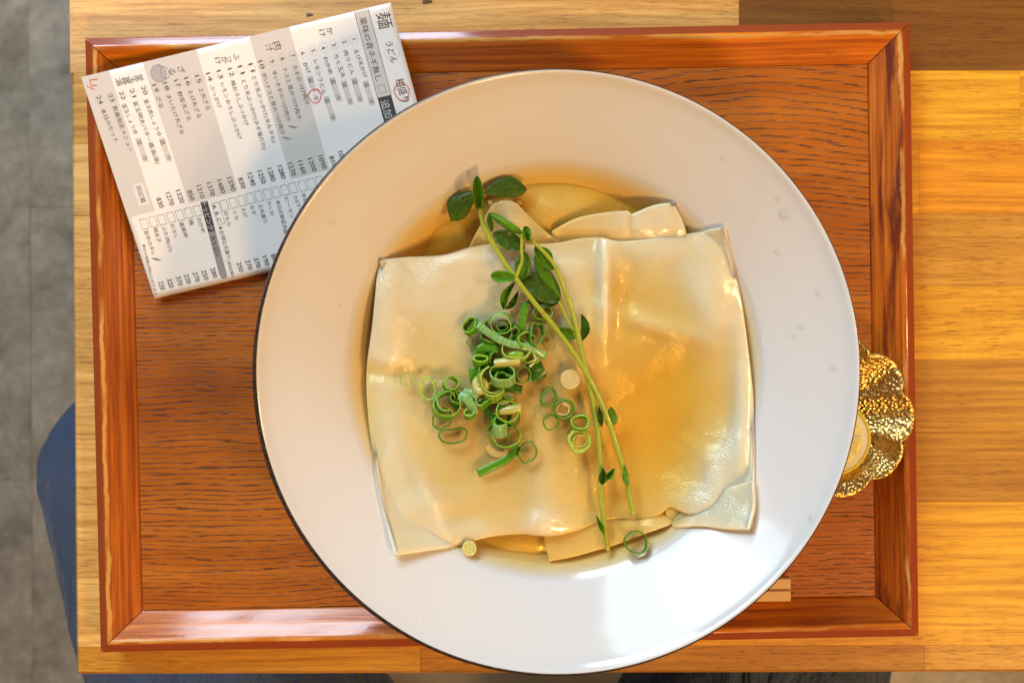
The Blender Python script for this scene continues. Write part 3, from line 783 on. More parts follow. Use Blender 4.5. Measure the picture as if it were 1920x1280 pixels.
ribbon('broad dark leaf piece under the left of the long strip', [(897, 672, 1.0), (903, 656, 2.4), (918, 648, 3.0), (934, 652, 2.6)], 22, 'mid', tw=[30, 10, -10, -30])
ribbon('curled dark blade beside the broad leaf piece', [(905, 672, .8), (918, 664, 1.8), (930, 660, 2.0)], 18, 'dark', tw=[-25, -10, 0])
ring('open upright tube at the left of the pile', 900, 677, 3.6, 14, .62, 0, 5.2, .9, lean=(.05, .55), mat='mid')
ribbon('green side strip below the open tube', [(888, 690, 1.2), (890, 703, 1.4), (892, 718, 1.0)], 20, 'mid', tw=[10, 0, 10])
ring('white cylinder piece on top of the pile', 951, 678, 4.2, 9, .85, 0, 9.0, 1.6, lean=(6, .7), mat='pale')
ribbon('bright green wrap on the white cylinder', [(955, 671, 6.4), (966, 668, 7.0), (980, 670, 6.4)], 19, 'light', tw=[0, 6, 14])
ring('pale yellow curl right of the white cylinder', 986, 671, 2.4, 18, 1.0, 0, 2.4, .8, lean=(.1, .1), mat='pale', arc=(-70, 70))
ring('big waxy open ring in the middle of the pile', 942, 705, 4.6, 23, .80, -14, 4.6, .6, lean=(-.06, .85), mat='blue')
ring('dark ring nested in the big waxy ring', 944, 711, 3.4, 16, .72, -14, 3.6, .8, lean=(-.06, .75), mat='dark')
ring('yellow green outer coil left of the big waxy ring', 922, 711, 3.4, 24, 1.05, 15, 4.2, .6, lean=(.40, .05), mat='light', arc=(95, 320))
disc('smooth white knob at the left edge of the pile', 902, 722, 2.6, 15.5, 4.0, 'pale', 1.15, 20, lean=(-.25, .1), dome=.35, layers=1)
ribbon('dark flake at the right edge of the pile', [(990, 690, .7), (1003, 688, 1.6), (1016, 682, .9)], 24, 'dark', tw=[20, 5, -15])
ribbon('lower dark flake at the right edge of the pile', [(996, 708, .5), (1008, 703, 1.4), (1022, 697, .8)], 20, 'dark', tw=[-20, 5, 20])
ribbon('dark flat strip below the big waxy ring', [(945, 722, 1.0), (960, 727, 1.6), (979, 731, .9)], 17, 'dark', tw=[10, 0, -10])
ring('dark ring right of the big waxy ring', 981, 703, 0.8, 14, 1.05, 30, 2.6, .6, lean=(.3, .1), mat='dark')
ring('yellow green tube below the white knob', 927, 735, 2.4, 19, .82, 10, 5.0, .6, lean=(-.1, .75), mat='light')
ribbon('waxy strip curling down at the left of the pile', [(860, 741, 3.0), (874, 747, 4.2), (884, 761, 4.2), (889, 776, 2.8)], 17, 'blue', tw=[-10, 0, 10, 30])
ring('small curl at the foot of the waxy curling strip', 880, 776, 1.6, 10, .85, 0, 3.4, .8, lean=(.0, .6), mat='mid')
ribbon('waxy dark piece between the curling strip and the knob', [(868, 735, 1.2), (884, 739, 2.6), (898, 742, 2.2)], 18, 'blue', tw=[-15, 0, 15])
ribbon('pale translucent sheath strip under the curling strip', [(848, 766, .4), (868, 757, 1.2), (888, 752, 1.6), (908, 748, 1.4)], 15, 'clear')
ribbon('long curved dark blade hanging below the pile', [(898, 752, 1.6), (910, 766, 1.6), (920, 785, 1.0), (918, 800, .5), (913, 808, .1)], 14, 'dark', tw=[0, 15, 35, 60, 75])
ring('dark ring half hidden beneath the right pea leaf', 1018, 588, 0.5, 18, .85, 0, 3.0, .7, lean=(0, .3), mat='dark')
ring('glossy dark curl beside the upright strip', 964, 618, 1.6, 9, 1.2, 0, 3.4, 1.0, lean=(.2, -.5), mat='dark')

for k, (x, y, r_, rt, lx, ly, mt, lb) in enumerate([  # filler curls added; the dark ones stand in for shade between the pieces
    (915, 632, 17, 40, .3, .6, 'dark', 'shade-dark filler curl tucked under the left end of the long strip'), (950, 628, 15, -30, -.4, .5, 'dark', 'shade-dark filler curl under the highest ring'),
    (985, 640, 17, 10, .5, .3, 'mid', 'green curl between the arch and the folded ring'), (930, 668, 16, 60, .2, -.5, 'dark', 'shade-dark filler curl between the broad leaf piece and the open tube'),
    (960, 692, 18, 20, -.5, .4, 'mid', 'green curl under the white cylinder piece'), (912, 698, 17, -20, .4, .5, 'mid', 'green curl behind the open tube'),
    (950, 735, 17, 30, .4, .4, 'dark', 'shade-dark filler curl below the big waxy ring'), (905, 750, 16, 80, -.3, .6, 'mid', 'green curl beneath the white knob'),
    (858, 748, 15, 15, .2, .6, 'dark', 'shade-dark filler curl right of the wide double ring'), (940, 790, 18, -15, .5, .2, 'mid', 'green curl left of the round ring'),
    (998, 668, 16, 45, -.3, .3, 'light', 'yellow green curl at the right tip of the long strip'), (925, 762, 15, -50, .6, .1, 'dark', 'shade-dark filler curl beside the hanging blade')]):
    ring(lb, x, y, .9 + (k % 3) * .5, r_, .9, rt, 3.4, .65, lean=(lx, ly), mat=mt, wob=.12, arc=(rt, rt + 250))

# tiny bubbles and oil beads floating round the scallions
rb_ = random.Random(4); V, Fc = [], []
spots = []
for _ in range(75):
    a, q = rb_.uniform(0, 6.283), rb_.gauss(0, 1)
    spots.append((950 + 95 * q * math.cos(a) * 1.1, 720 + 110 * rb_.gauss(0, 1), rb_.uniform(1.0, 2.6)))
spots += [(1075 + rb_.gauss(0, 35), 790 + rb_.gauss(0, 50), rb_.uniform(1.0, 2.4)) for _ in range(30)] + [(1150 + rb_.gauss(0, 40), 900 + rb_.gauss(0, 60), rb_.uniform(.8, 2.0)) for _ in range(14)]
spots += [(690 + rb_.gauss(0, 10), rb_.uniform(560, 980), rb_.uniform(.8, 1.8)) for _ in range(14)] + [(rb_.uniform(900, 1260), 1035 + rb_.gauss(0, 12), rb_.uniform(.9, 2.2)) for _ in range(14)]
for x, y, r_ in spots:
    c = P(x, y, ZB + max(0, h_top(x, y)) / 1000 + .00005); r_ *= pxm(ZB); o = len(V); N = 8
    for f, z in ((1, -.2), (.95, .3), (.6, .75), (.15, .98)):
        for k in range(N): V.append((c.x + r_ * f * math.cos(k * 2 * math.pi / N), c.y + r_ * f * math.sin(k * 2 * math.pi / N), c.z + r_ * z))
    for j in range(3):
        for k in range(N): Fc.append((o + j * N + k, o + j * N + (k + 1) % N, o + (j + 1) * N + (k + 1) % N, o + (j + 1) * N + k))
    Fc.append(tuple(o + 3 * N + k for k in range(N)))
n = NT('clear_bubble'); clear_liquid(n)
props(mesh('bubbles', V, Fc, n.m), 'tiny clear bubbles scattered on the broth round the scallions', 'bubbles', kind='stuff')

# ------------------------------------------------------------------ pea shoots
def tube(name, pts, rad, mat, parent, n=60, seg=10):
    W = [P(x, y, ZB + d / 1000) for x, y, d in pts]; C = catmull(W, n); V, U, Fc = [], [], []
    for k, c in enumerate(C):
        t = (C[min(k + 1, n)] - C[max(k - 1, 0)]).normalized(); a = t.cross(Vector((0, 0, 1))).normalized(); b = t.cross(a)
        f = k / n * (len(rad) - 1); i = min(int(f), len(rad) - 2); r = (rad[i] + (rad[i + 1] - rad[i]) * (f - i)) / 1000
        r *= .82 + .10 * mnoise.noise(Vector((k * .3, pts[0][0], 0)))
        for j in range(seg):
            q = 2 * math.pi * j / seg; rj = r * (1 + .10 * math.cos(2 * q))
            V.append(c + a * rj * math.cos(q) + b * rj * math.sin(q)); U.append((j / seg, k / n))
    for k in range(n):
        for j in range(seg): Fc.append((k * seg + j, k * seg + (j + 1) % seg, (k + 1) * seg + (j + 1) % seg, (k + 1) * seg + j))
    Fc.append(tuple(range(seg))); Fc.append(tuple(n * seg + j for j in range(seg - 1, -1, -1)))
    o = mesh(name, V, Fc, mat, parent=parent, uvs=U); fix_normals(o); return o
def leaf(parent, base, tip, width, z0, z1, mat='mid', cup=1.0, bend=0.0, fold=0.0, shape=(0.42, 0.9), arch=0.0, wav=1.5, roll=0.0, notch=0.0, label=None, name='leaf'):
    """leaf from base px to tip px; width px; z mm above broth; cup / arch in mm, fold deg about the midrib, roll deg"""
    A, B = P(*base, ZB + z0 / 1000), P(*tip, ZB + z1 / 1000); L = (B - A).length
    t = (B - A).normalized(); side = Vector((-t.y, t.x, 0)).normalized(); up = t.cross(side)
    if up.z < 0: up = -up
    rr = math.radians(roll); side, up = side * math.cos(rr) + up * math.sin(rr), up * math.cos(rr) - side * math.sin(rr)
    w_ = width * .44 * pxm(ZB); n, m = 22, 12; V, U, Fc = [], [], []; pk, ex = shape; sd = base[0] * .37
    for i in range(n + 1):
        s = i / n
        prof = (math.sin(math.pi * min(1, s / pk) / 2) if s < pk else math.cos(math.pi * (s - pk) / (1 - pk) / 2)); prof = max(prof, 0) ** ex
        for j in range(m + 1):
            v = -1 + 2 * j / m
            ss = s
            if notch and s > .6: ss = s - notch * (s - .6) * (1 - abs(math.sin(v * 4.2)))
            p = A + t * (L * ss) + side * (bend / 1000 * math.sin(math.pi * s))
            fa = math.radians(fold) * abs(v); x = v * prof * w_
            p = p + side * (x * math.cos(fa)) + up * (abs(x) * math.sin(fa))
            p = p + up * (1.4 * cup / 1000 * v * v * prof + arch / 1000 * math.sin(math.pi * s))
            p = p + up * (wav / 1000 * mnoise.noise(Vector((s * 3.6, v * 2.2, sd))) * (0.3 + abs(v)))
            V.append(p); U.append((s, v))
    for i in range(n):
        for j in range(m):
            a = i * (m + 1) + j; Fc.append((a, a + 1, a + m + 2, a + m + 1))
    o = mesh(name, V, Fc, LF[mat], parent=parent, uvs=U); solid(o, 0.00016, 0)
    if label: o['label'] = label
    return o
GP = 'pea shoots lying over the noodles'
c0 = P(1000, 565, ZB)
A = empty('pea_shoot', (c0.x, c0.y, ZB), label='pea shoot whose folded leaf tip reaches the top edge of the broth', cat='pea shoot', group=GP)
tube('stem', [(899, 388, 3.5), (908, 425, 4.0), (938, 480, 5.5), (968, 523, 6.5), (1000, 565, 6.0), (1040, 613, 5.0), (1078, 665, 3.5), (1105, 710, 2.6), (1130, 760, 1.6), (1150, 815, .9), (1165, 865, .5), (1176, 900, .3), (1182, 935, .0), (1187, 966, -.6)],
     [1.0, 1.15, 1.2, 1.25, 1.25, 1.25, 1.2, 1.25, 1.25, 1.2, 1.2, 1.25, 1.15, 1.2, 1.1], M_STEM, A, 90)
tube('petiole', [(967, 522, 6.5), (974, 503, 7.0), (979, 488, 7.4), (978, 468, 7.8), (979, 440, 8.4)], [.95, .75, .7, .75, .9], M_STEM, A, 30)
leaf(A, (898, 393), (895, 328), 27, 3.5, 7.0, 'mid', cup=2.6, fold=35, shape=(.5, .45), notch=.35, label='folded leaf bud at the tip')
leaf(A, (907, 362), (988, 356), 46, .4, -1.0, 'dark', cup=-.5, shape=(.62, .75), bend=2.0, wav=.6, label='rounded leaf lying in the broth')
leaf(A, (892, 358), (846, 414), 50, .4, -1.4, 'dark', cup=-.4, shape=(.62, .75), bend=-1.4, wav=.5, label='drowned leaf left of the tip')
leaf(A, (982, 440), (917, 399), 25, 8.2, 7.4, 'light', cup=-.8, fold=-45, arch=1.4, shape=(.5, .6), label='long folded bright leaf')
leaf(A, (916, 400), (922, 434), 15, 7.2, 3.5, 'mid', cup=.8, fold=30, shape=(.4, .6))
leaf(A, (984, 466), (925, 437), 38, 5.0, 4.0, 'dark', cup=.8, wav=1.4, shape=(.55, .6), label='dark leaf under the bright leaf')
leaf(A, (984, 472), (976, 528), 34, 4.6, 3.2, 'mid', cup=.9, shape=(.45, .7))
leaf(A, (967, 521), (920, 518), 25, 7.0, 6.6, 'light', cup=1.4, fold=12, arch=.6, shape=(.6, .45))
leaf(A, (965, 528), (944, 580), 20, 5.4, 1.6, 'mid', cup=1.0, fold=30, bend=-1.4, shape=(.6, .7))
leaf(A, (972, 545), (948, 580), 13, 4.2, 1.4, 'dark', cup=.6, bend=1.0, shape=(.6, .7))
leaf(A, (1128, 800), (1122, 760), 15, 1.4, 1.2, 'dark', cup=1.0, fold=30)
leaf(A, (1143, 803), (1146, 762), 25, .8, .6, 'mid', cup=-.6, bend=-.6)
leaf(A, (1176, 910), (1171, 872), 14, 1.6, 1.6, 'light', cup=-.8, shape=(.4, .7), name='bract')
c0 = P(1085, 640, ZB)
B = empty('pea_shoot', (c0.x, c0.y, ZB), label='pea shoot that starts at the right bend and ends lowest in the broth', cat='pea shoot', group=GP)
tube('stem', [(988, 438, 7.5), (1002, 455, 8.0), (1022, 475, 7.8), (1040, 498, 7.2), (1054, 530, 6.0), (1068, 568, 5.0), (1080, 610, 4.0), (1089, 650, 3.0), (1100, 700, 1.6), (1112, 750, .6), (1120, 800, .2), (1125, 850, .0), (1127, 905, -.2), (1130, 960, -.7), (1140, 1032, -2.0)],
     [.8, .9, 1.0, 1.15, 1.2, 1.25, 1.25, 1.25, 1.25, 1.2, 1.2, 1.2, 1.25, 1.2, 1.1], M_STEM, B, 90)
tube('petiole', [(1088, 645, 2.8), (1076, 622, 3.0), (1062, 595, 3.2), (1048, 565, 3.6)], [.9, .8, .8, .9], M_STEM, B, 24)
leaf(B, (990, 452), (985, 424), 20, 7.8, 8.4, 'light', cup=1.6, fold=30, shape=(.6, .4), label='small curled leaf at the tip')
leaf(B, (994, 446), (980, 436), 14, 8.4, 7.0, 'mid', cup=1.2, fold=30, shape=(.6, .5))
leaf(B, (1010, 462), (1036, 498), 16, 6.4, 6.4, 'mid', cup=.8, bend=1.2)
leaf(B, (1040, 505), (1003, 462), 26, 5.2, 4.6, 'mid', cup=.8, bend=1.0, shape=(.4, .6))
leaf(B, (1050, 562), (1002, 480), 30, 4.2, 5.2, 'mid', cup=-1.2, fold=-18, arch=.8, shape=(.5, .7), label='long arched leaf')
leaf(B, (1050, 562), (976, 524), 62, 3.4, 2.8, 'dark', cup=.8, wav=1.2, shape=(.5, .55), bend=-1.5, label='broad dark leaf at the centre')
leaf(B, (1046, 568), (985, 566), 24, 2.6, 1.2, 'dark', cup=.8, wav=1.2)
leaf(B, (1082, 634), (1043, 616), 25, 2.4, 1.6, 'mid', cup=.9, fold=15)
leaf(B, (1091, 640), (1090, 588), 20, 1.8, 1.6, 'dark', cup=1.0, fold=18, bend=-1.4)
leaf(B, (1129, 908), (1130, 876), 20, 1.2, 1.6, 'dark', cup=1.2, fold=20)
leaf(B, (1131, 900), (1153, 878), 15, 1.2, 1.4, 'mid', cup=1.0, fold=25)
leaf(B, (1133, 1002), (1118, 966), 10, -.4, .2, 'mid', cup=.6, fold=25, name='bract')

# ------------------------------------------------------------------ gold dish and lemon
zd = 0.026; dc = P(1563, 781, zd); RD = 136 * pxm(zd)
V, Fc, N, Mr = [], [], 216, 26
for k in range(N):
    a = 2 * math.pi * k / N
    pet = abs(math.cos(4.5 * (a + math.radians(0)))) ** 0.8
    for j in range(Mr + 1):
        s = j / Mr
        R = RD * (s * (1 + 0.135 * pet * s ** 2))
        z = 0.0108 + 0.0150 * s ** 2.2 + 0.0036 * s ** 2 * (math.cos(4.5 * a) ** 2 - 0.5) * -.6
        d = 0.00035 * mnoise.noise(Vector((R * math.cos(a) * 420, R * math.sin(a) * 420, 0))) + .0002 * mnoise.noise(Vector((R * math.cos(a) * 900, R * math.sin(a) * 900, 5)))
        V.append((dc.x + R * math.cos(a), dc.y + R * math.sin(a), z + d))
for k in range(N):
    for j in range(Mr): Fc.append((k * (Mr + 1) + j, ((k + 1) % N) * (Mr + 1) + j, ((k + 1) % N) * (Mr + 1) + j + 1, k * (Mr + 1) + j + 1))
dish = empty('flower_dish', (dc.x, dc.y, ZP), label='small gold hammered dish with scalloped petals tucked under the bowl rim', cat='dish')
d1 = mesh('dish_bowl', V, Fc, M_GOLD, parent=dish); solid(d1, .0012, -1)
V, Fc = lathe([(.0160, ZP + .0003), (.0165, .0095), (.0175, .0112), (.0150, .0112), (.0140, ZP + .0003), (.0160, ZP + .0003)], 60, (dc.x, dc.y))
mesh('dish_foot', V, Fc, M_GOLD, parent=dish)
lc = P(1558, 818, .0230); LR = 74 * pxm(.023)
lem = empty('lemon_slice', (lc.x, lc.y, .0185), math.radians(-12), label='yellow lemon slice lying in the gold dish beside the bowl', cat='lemon')
lem.rotation_euler = (math.radians(8), math.radians(-8), math.radians(-12))
def lem_mat(name, c, c2, sc, bump):
    n = NT(name); co = n.coord('Object'); a = n.noise(co, sc, 3, .6)
    n.set(base=n.mix(a, c, c2), rough=.25, sss=.5, rad=(1, .8, .3), sscale=.002, coat=.4, coatr=.1); n.bump(a, bump, .0006); return n.m
M_RIND, M_PITH, M_PULP = lem_mat('lemon_rind', (.88, .62, .014), (.92, .72, .04), 900, .5), lem_mat('lemon_pith', (.92, .88, .60), (.94, .90, .68), 500, .15), lem_mat('lemon_pulp', (.82, .72, .22), (.90, .82, .36), 700, .5)
ZL0 = .0012
def wedge(name, r0, r1, a0, a1, z0, z1, mat, n=24):
    V, Fc = [], []
    for k in range(n + 1):
        a = a0 + (a1 - a0) * k / n
        for r, z in ((r0, z0), (r1 * .985, z0), (r1, (z0 + z1) / 2), (r1 * .985, z1), (r0, z1)): V.append((r * math.cos(a), r * math.sin(a), z))
    for k in range(n):
        for j in range(5): Fc.append((k * 5 + j, (k + 1) * 5 + j, (k + 1) * 5 + (j + 1) % 5, k * 5 + (j + 1) % 5))
    Fc += [tuple(range(5)), tuple(n * 5 + j for j in range(4, -1, -1))]
    o = mesh(name, V, Fc, mat, parent=lem, world=False, smooth=False); fix_normals(o); return o
H = math.pi / 2
wedge('rind', LR * .925, LR, -H - .35, H + .35, ZL0, ZL0 + .0052, M_RIND, 40)
wedge('pith', .0004, LR * .93, -H - .35, H + .35, ZL0 + .0002, ZL0 + .0050, M_PITH, 40)
for k in range(5):
    a0 = -H - .30 + k * (math.pi + .60) / 5
    V, Fc = [], []; a1 = a0 + (math.pi + .60) / 5; n = 8
    pts = [(LR * .12, (a0 + a1) / 2)] + [(LR * .76, a0 + .06 + (a1 - a0 - .12) * i / n) for i in range(n + 1)]
    for z, f in ((ZL0 + .0045, 1.0), (ZL0 + .0054, 1.0), (ZL0 + .0057, .9)):
        for r, a in pts:
            mid = (LR * .45 * math.cos((a0 + a1) / 2), LR * .45 * math.sin((a0 + a1) / 2))
            x, y = r * math.cos(a), r * math.sin(a); V.append((mid[0] + (x - mid[0]) * f, mid[1] + (y - mid[1]) * f, z))
    q = len(pts)
    for b in range(2):
        for i in range(q): Fc.append((b * q + i, b * q + (i + 1) % q, (b + 1) * q + (i + 1) % q, (b + 1) * q + i))
    Fc.append(tuple(2 * q + i for i in range(q)))
    mesh('pulp_segment', V, Fc, M_PULP, parent=lem, world=False)

# ------------------------------------------------------------------ chopsticks under the bowl
n = NT('pale_chopstick_wood'); co = n.coord('Object', (60, 1500, 1500)); a = n.noise(co, 1, 3, .6)
n.set(base=n.mix(a, (.66, .40, .17), (.80, .56, .29)), rough=.5); n.bump(a, .1, .0003); M_CHOP = n.m
e0, e1 = P(1484, 1082, .0135), P(1481, 1128, .0135)
mid = (e0 + e1) / 2; wid = (e0 - e1).length
chop = empty('chopsticks', (mid.x, mid.y, .0098), math.radians(1.2), label='pale disposable wooden chopsticks with only their square end showing below the bowl', cat='chopsticks')
for s in (1, -1):
    V = []
    for x, sc in ((0.0, 1), (-.0006, 1.0), (-.178, .62)):
        hw, hh = wid / 4 * sc - .00025, .0038 * sc
        cyy = s * (wid / 4)
        b = .0005
        for dy, dz in ((-hw + b, 0), (hw - b, 0), (hw, b), (hw, hh - b), (hw - b, hh), (-hw + b, hh), (-hw, hh - b), (-hw, b)):
            V.append((x + (random.uniform(-.0001, .0001) if x == 0 else 0), cyy + dy, dz))
    Fc = [tuple(range(8)), tuple(16 + j for j in range(7, -1, -1))]
    for k in range(2):
        for j in range(8): Fc.append((k * 8 + j, (k + 1) * 8 + j, (k + 1) * 8 + (j + 1) % 8, k * 8 + (j + 1) % 8))
    o = mesh('stick', V, Fc, M_CHOP, parent=chop, world=False, smooth=False); fix_normals(o)

# ------------------------------------------------------------------ order slip
PW, PH = 105.0, 148.0
C00, C0H, CWH, CW0 = Vector((732, 5)), Vector((152, 145)), Vector((290, 560)), Vector((846, 428))
def slip_px(X, Y):
    u, v = X / PW, Y / PH
    q = C00 * (1 - u) * (1 - v) + CW0 * u * (1 - v) + C0H * (1 - u) * v + CWH * u * v
    return q
def slip_z(X, Y):
    u, v = X / PW, Y / PH
    z = (.0212 * (1 - u) + .0105 * u) * (1 - v) + (.0222 * (1 - u) + .0122 * u) * v
    return z + .0012 * math.sin(math.pi * u) + .0006 * math.sin(math.pi * v * 1.3 + .4)
def slip(X, Y, d=0.0):
    q = slip_px(X, Y); return P(q.x, q.y, slip_z(X, Y) + d)
def slip_inv(px, py):
    u, v = .5, .5
    for _ in range(12):
        q = slip_px(u * PW, v * PH); ex = slip_px(u * PW + 1, v * PH) - q; ey = slip_px(u * PW, v * PH + 1) - q
        d = Vector((px, py)) - q; det = ex.x * ey.y - ex.y * ey.x
        u += (d.x * ey.y - d.y * ey.x) / det / PW; v += (ex.x * d.y - ex.y * d.x) / det / PH
    return Vector((u * PW, v * PH))
pc = slip(PW / 2, PH / 2)
paper = empty('order_slip', (pc.x, pc.y, .010), label='printed Japanese menu order slip with red pen marks at the top left', cat='order slip')
def patch(x0, y0, x1, y1, nx, ny, d):
    V = [slip(x0 + (x1 - x0) * i / nx, y0 + (y1 - y0) * j / ny, d) for j in range(ny + 1) for i in range(nx + 1)]
    Fc = [(j * (nx + 1) + i, j * (nx + 1) + i + 1, (j + 1) * (nx + 1) + i + 1, (j + 1) * (nx + 1) + i) for j in range(ny) for i in range(nx)]
    return V, Fc
V, Fc = patch(0, 0, PW, PH, 40, 50, 0); po = mesh('paper_sheet', V, Fc, M_PAPER, parent=paper); solid(po, .00005, -1 if po.data.polygons[0].normal.z > 0 else 1)
class Flat:
    """like Print, but every piece becomes a part of its own"""
    def __init__(s, name, mat): s.name, s.mat = name, mat
    def add(s, V, Fc): mesh(s.name, V, Fc, s.mat, parent=paper, smooth=False)
class Print:
    def __init__(s): s.V, s.F = [], []
    def add(s, V, Fc):
        o = len(s.V); s.V += [Vector(v) for v in V]; s.F += [tuple(i + o for i in f) for f in Fc]
    def build(s, name, mat, kind=None):
        o = mesh(name, s.V, s.F, mat, parent=paper, smooth=False)
        if kind: o['kind'] = kind
        return o
def ink(name, c): return mat_plain(name, c, .7, spec=.2)
INK, GREY, MGREY, DGREY, RED, WHITE = ink('black_ink', (.09, .082, .075)), ink('grey_tint', (.69, .635, .58)), ink('mid_grey_tint', (.33, .315, .305)), ink('dark_grey_ink', (.075, .070, .068)), ink('red_pen', (.72, .065, .045)), ink('white_print', (.80, .77, .74))
CR = {1: (140, 0, 4.267), 2: (460, 0, 4.267), 3: (220, 270, 4.267), 4: (400, 250, 5.12)}
def XY(c, x, y):
    ox, oy, s = CR[c]; return slip_inv(ox + x / s, oy + y / s)
def quadp(pr, a, b, wid, d, n=8):
    """band of width wid (mm) along a -> b in slip mm"""
    t = (b - a).normalized(); nn = Vector((-t.y, t.x)) * wid / 2; V = []
    for k in range(n + 1):
        q = a.lerp(b, k / n)
        for s in (-1, 0, 1): V.append(slip(*(q + nn * s), d))
    pr.add(V, [(k * 3 + j, k * 3 + j + 1, k * 3 + j + 4, k * 3 + j + 3) for k in range(n) for j in range(2)])
def rectline(pr, x0, y0, x1, y1, lw, d):
    for a, b in (((x0, y0), (x1, y0)), ((x1, y0), (x1, y1)), ((x1, y1), (x0, y1)), ((x0, y1), (x0, y0))): quadp(pr, Vector(a), Vector(b), lw, d, 2)
def ringline(pr, c, rx, ry, lw, d, n=28, dash=0, jit=0.0, a1=2 * math.pi):
    for k in range(n):
        if dash and k % 2: continue
        q = [a1 * (k + e) / n for e in (0, 1)]
        pts = [c + Vector((rx * (1 + jit * math.sin(2 * w + 1)) * math.cos(w), ry * (1 + jit * math.cos(3 * w)) * math.sin(w))) for w in q]
        quadp(pr, pts[0], pts[1], lw, d, 1)
_fc = {}
def glyphs(s):
    if s not in _fc:
        cu = bpy.data.curves.new('text', 'FONT'); cu.body = s; cu.resolution_u = 2; cu.offset = 0.0 if s.isascii() else -0.005
        ob = bpy.data.objects.new('text', cu); me = ob.to_mesh()
        V = [(v.co.x, v.co.y) for v in me.vertices]; Fc = [tuple(p.vertices) for p in me.polygons]
        ob.to_mesh_clear(); bpy.data.objects.remove(ob); bpy.data.curves.remove(cu); _fc[s] = (V, Fc)
    return _fc[s]
def text(pr, s, a, b, size, d=.00016, shear=0.0):
    """text with its centre line from a to b (slip mm) and glyph height size mm"""
    V, Fc = glyphs(s)
    if not V: return
    x0, x1 = min(v[0] for v in V), max(v[0] for v in V)
    t = b - a; L = t.length; t = t / L; nn = Vector((t.y, -t.x))       # text up = -Y of the slip
    sx = L / max(x1 - x0, 1e-6); out = []
    if len(s) == 1 and s.isascii(): sx = size / .74; a = a + t * (L - (x1 - x0) * sx) / 2
    digits = s.isascii(); mid = .36 if digits else .36
    sy = size / (.74 if digits else .9)
    for x, y in V:
        q = a + t * ((x - x0) * sx + shear * (y - mid) * sy) + nn * ((y - mid) * sy); out.append(slip(q.x, q.y, d))
    pr.add(out, Fc)
bands, dark, mids, whites = Flat('grey_band', GREY), Flat('dark_band', DGREY), Flat('grey_tab', MGREY), Flat('white_box', WHITE)
txt, wtxt, lines, red, hot = Print(), Print(), Print(), Print(), Print()
def band(a, b, c, d_, dz=.00006):
    """filled quad from four crop points, in slip space"""
    pts = [XY(*q) for q in (a, b, c, d_)]; n = 10; V = []
    for p in pts:
        if p.x < 4: p.x = .02
        if p.y > 142: p.y = PH - .02
    for j in range(n + 1):
        for i in range(n + 1):
            u, v = i / n, j / n; q = pts[0] * (1 - u) * (1 - v) + pts[1] * u * (1 - v) + pts[2] * u * v + pts[3] * (1 - u) * v; V.append(slip(q.x, q.y, dz))
    bands.add(V, [(j * (n + 1) + i, j * (n + 1) + i + 1, (j + 1) * (n + 1) + i + 1, (j + 1) * (n + 1) + i) for j in range(n) for i in range(n)])
band((1, 275, 575), (3, 300, 533), (3, 122, 578), (1, 58, 628))
band((1, 985, 435), (3, 966, 378), (3, 570, 472), (1, 550, 520))
band((2, 358, 243), (4, 1110, 345), (4, 742, 437), (2, 42, 330))
# banner at the head of the slip
a, b = XY(2, 928, 88), XY(2, 1112, 772)
quadp(bands, a, b, XY(2, 928, 88).y * 0 + 6.6, .00006, 12)
for s in (-1, 1):
    t = (b - a).normalized(); nn = Vector((-t.y, t.x)) * 3.3 * s; quadp(lines, a + nn, b + nn, .28, .0001, 10)
quadp(dark, b, XY(2, 1112 + 60, 772 + 222), 6.6, .0001, 6)
text(txt, '薬味の青ネギ無し', XY(2, 935, 140), XY(2, 1068, 650), 3.2)
c = XY(2, 1092, 712); rectline(lines, c.x - 1.8, c.y - 1.6, c.x + 1.8, c.y + 1.6, .2, .0001)
text(wtxt, '追加', XY(2, 1110, 805), XY(2, 1148, 940), 4.0)
text(txt, '麺', XY(2, 1095, 100), XY(2, 1125, 225), 7.0)
text(txt, 'うどん', XY(2, 1142, 330), XY(2, 1195, 505), 3.6, shear=.2)
ringline(lines, XY(2, 1175, 420), 3.4, 3.4, .13, .0001, 40, 1)
text(txt, '相盛り', XY(2, 1228, 630), XY(2, 1285, 815), 4.2)
ringline(lines, XY(2, 1262, 740), 3.8, 3.5, .13, .0001, 40, 1)
ringline(red, XY(2, 1251, 735), 3.9, 3.5, .28, .0002, 40, jit=.06)
ringline(red, XY(2, 556, 768), 2.9, 3.0, .30, .0002, 40, jit=.10)
quadp(red, XY(2, 540, 728), XY(2, 580, 712), .28, .0002, 3); quadp(red, XY(2, 580, 712), XY(2, 590, 745), .28, .0002, 3)
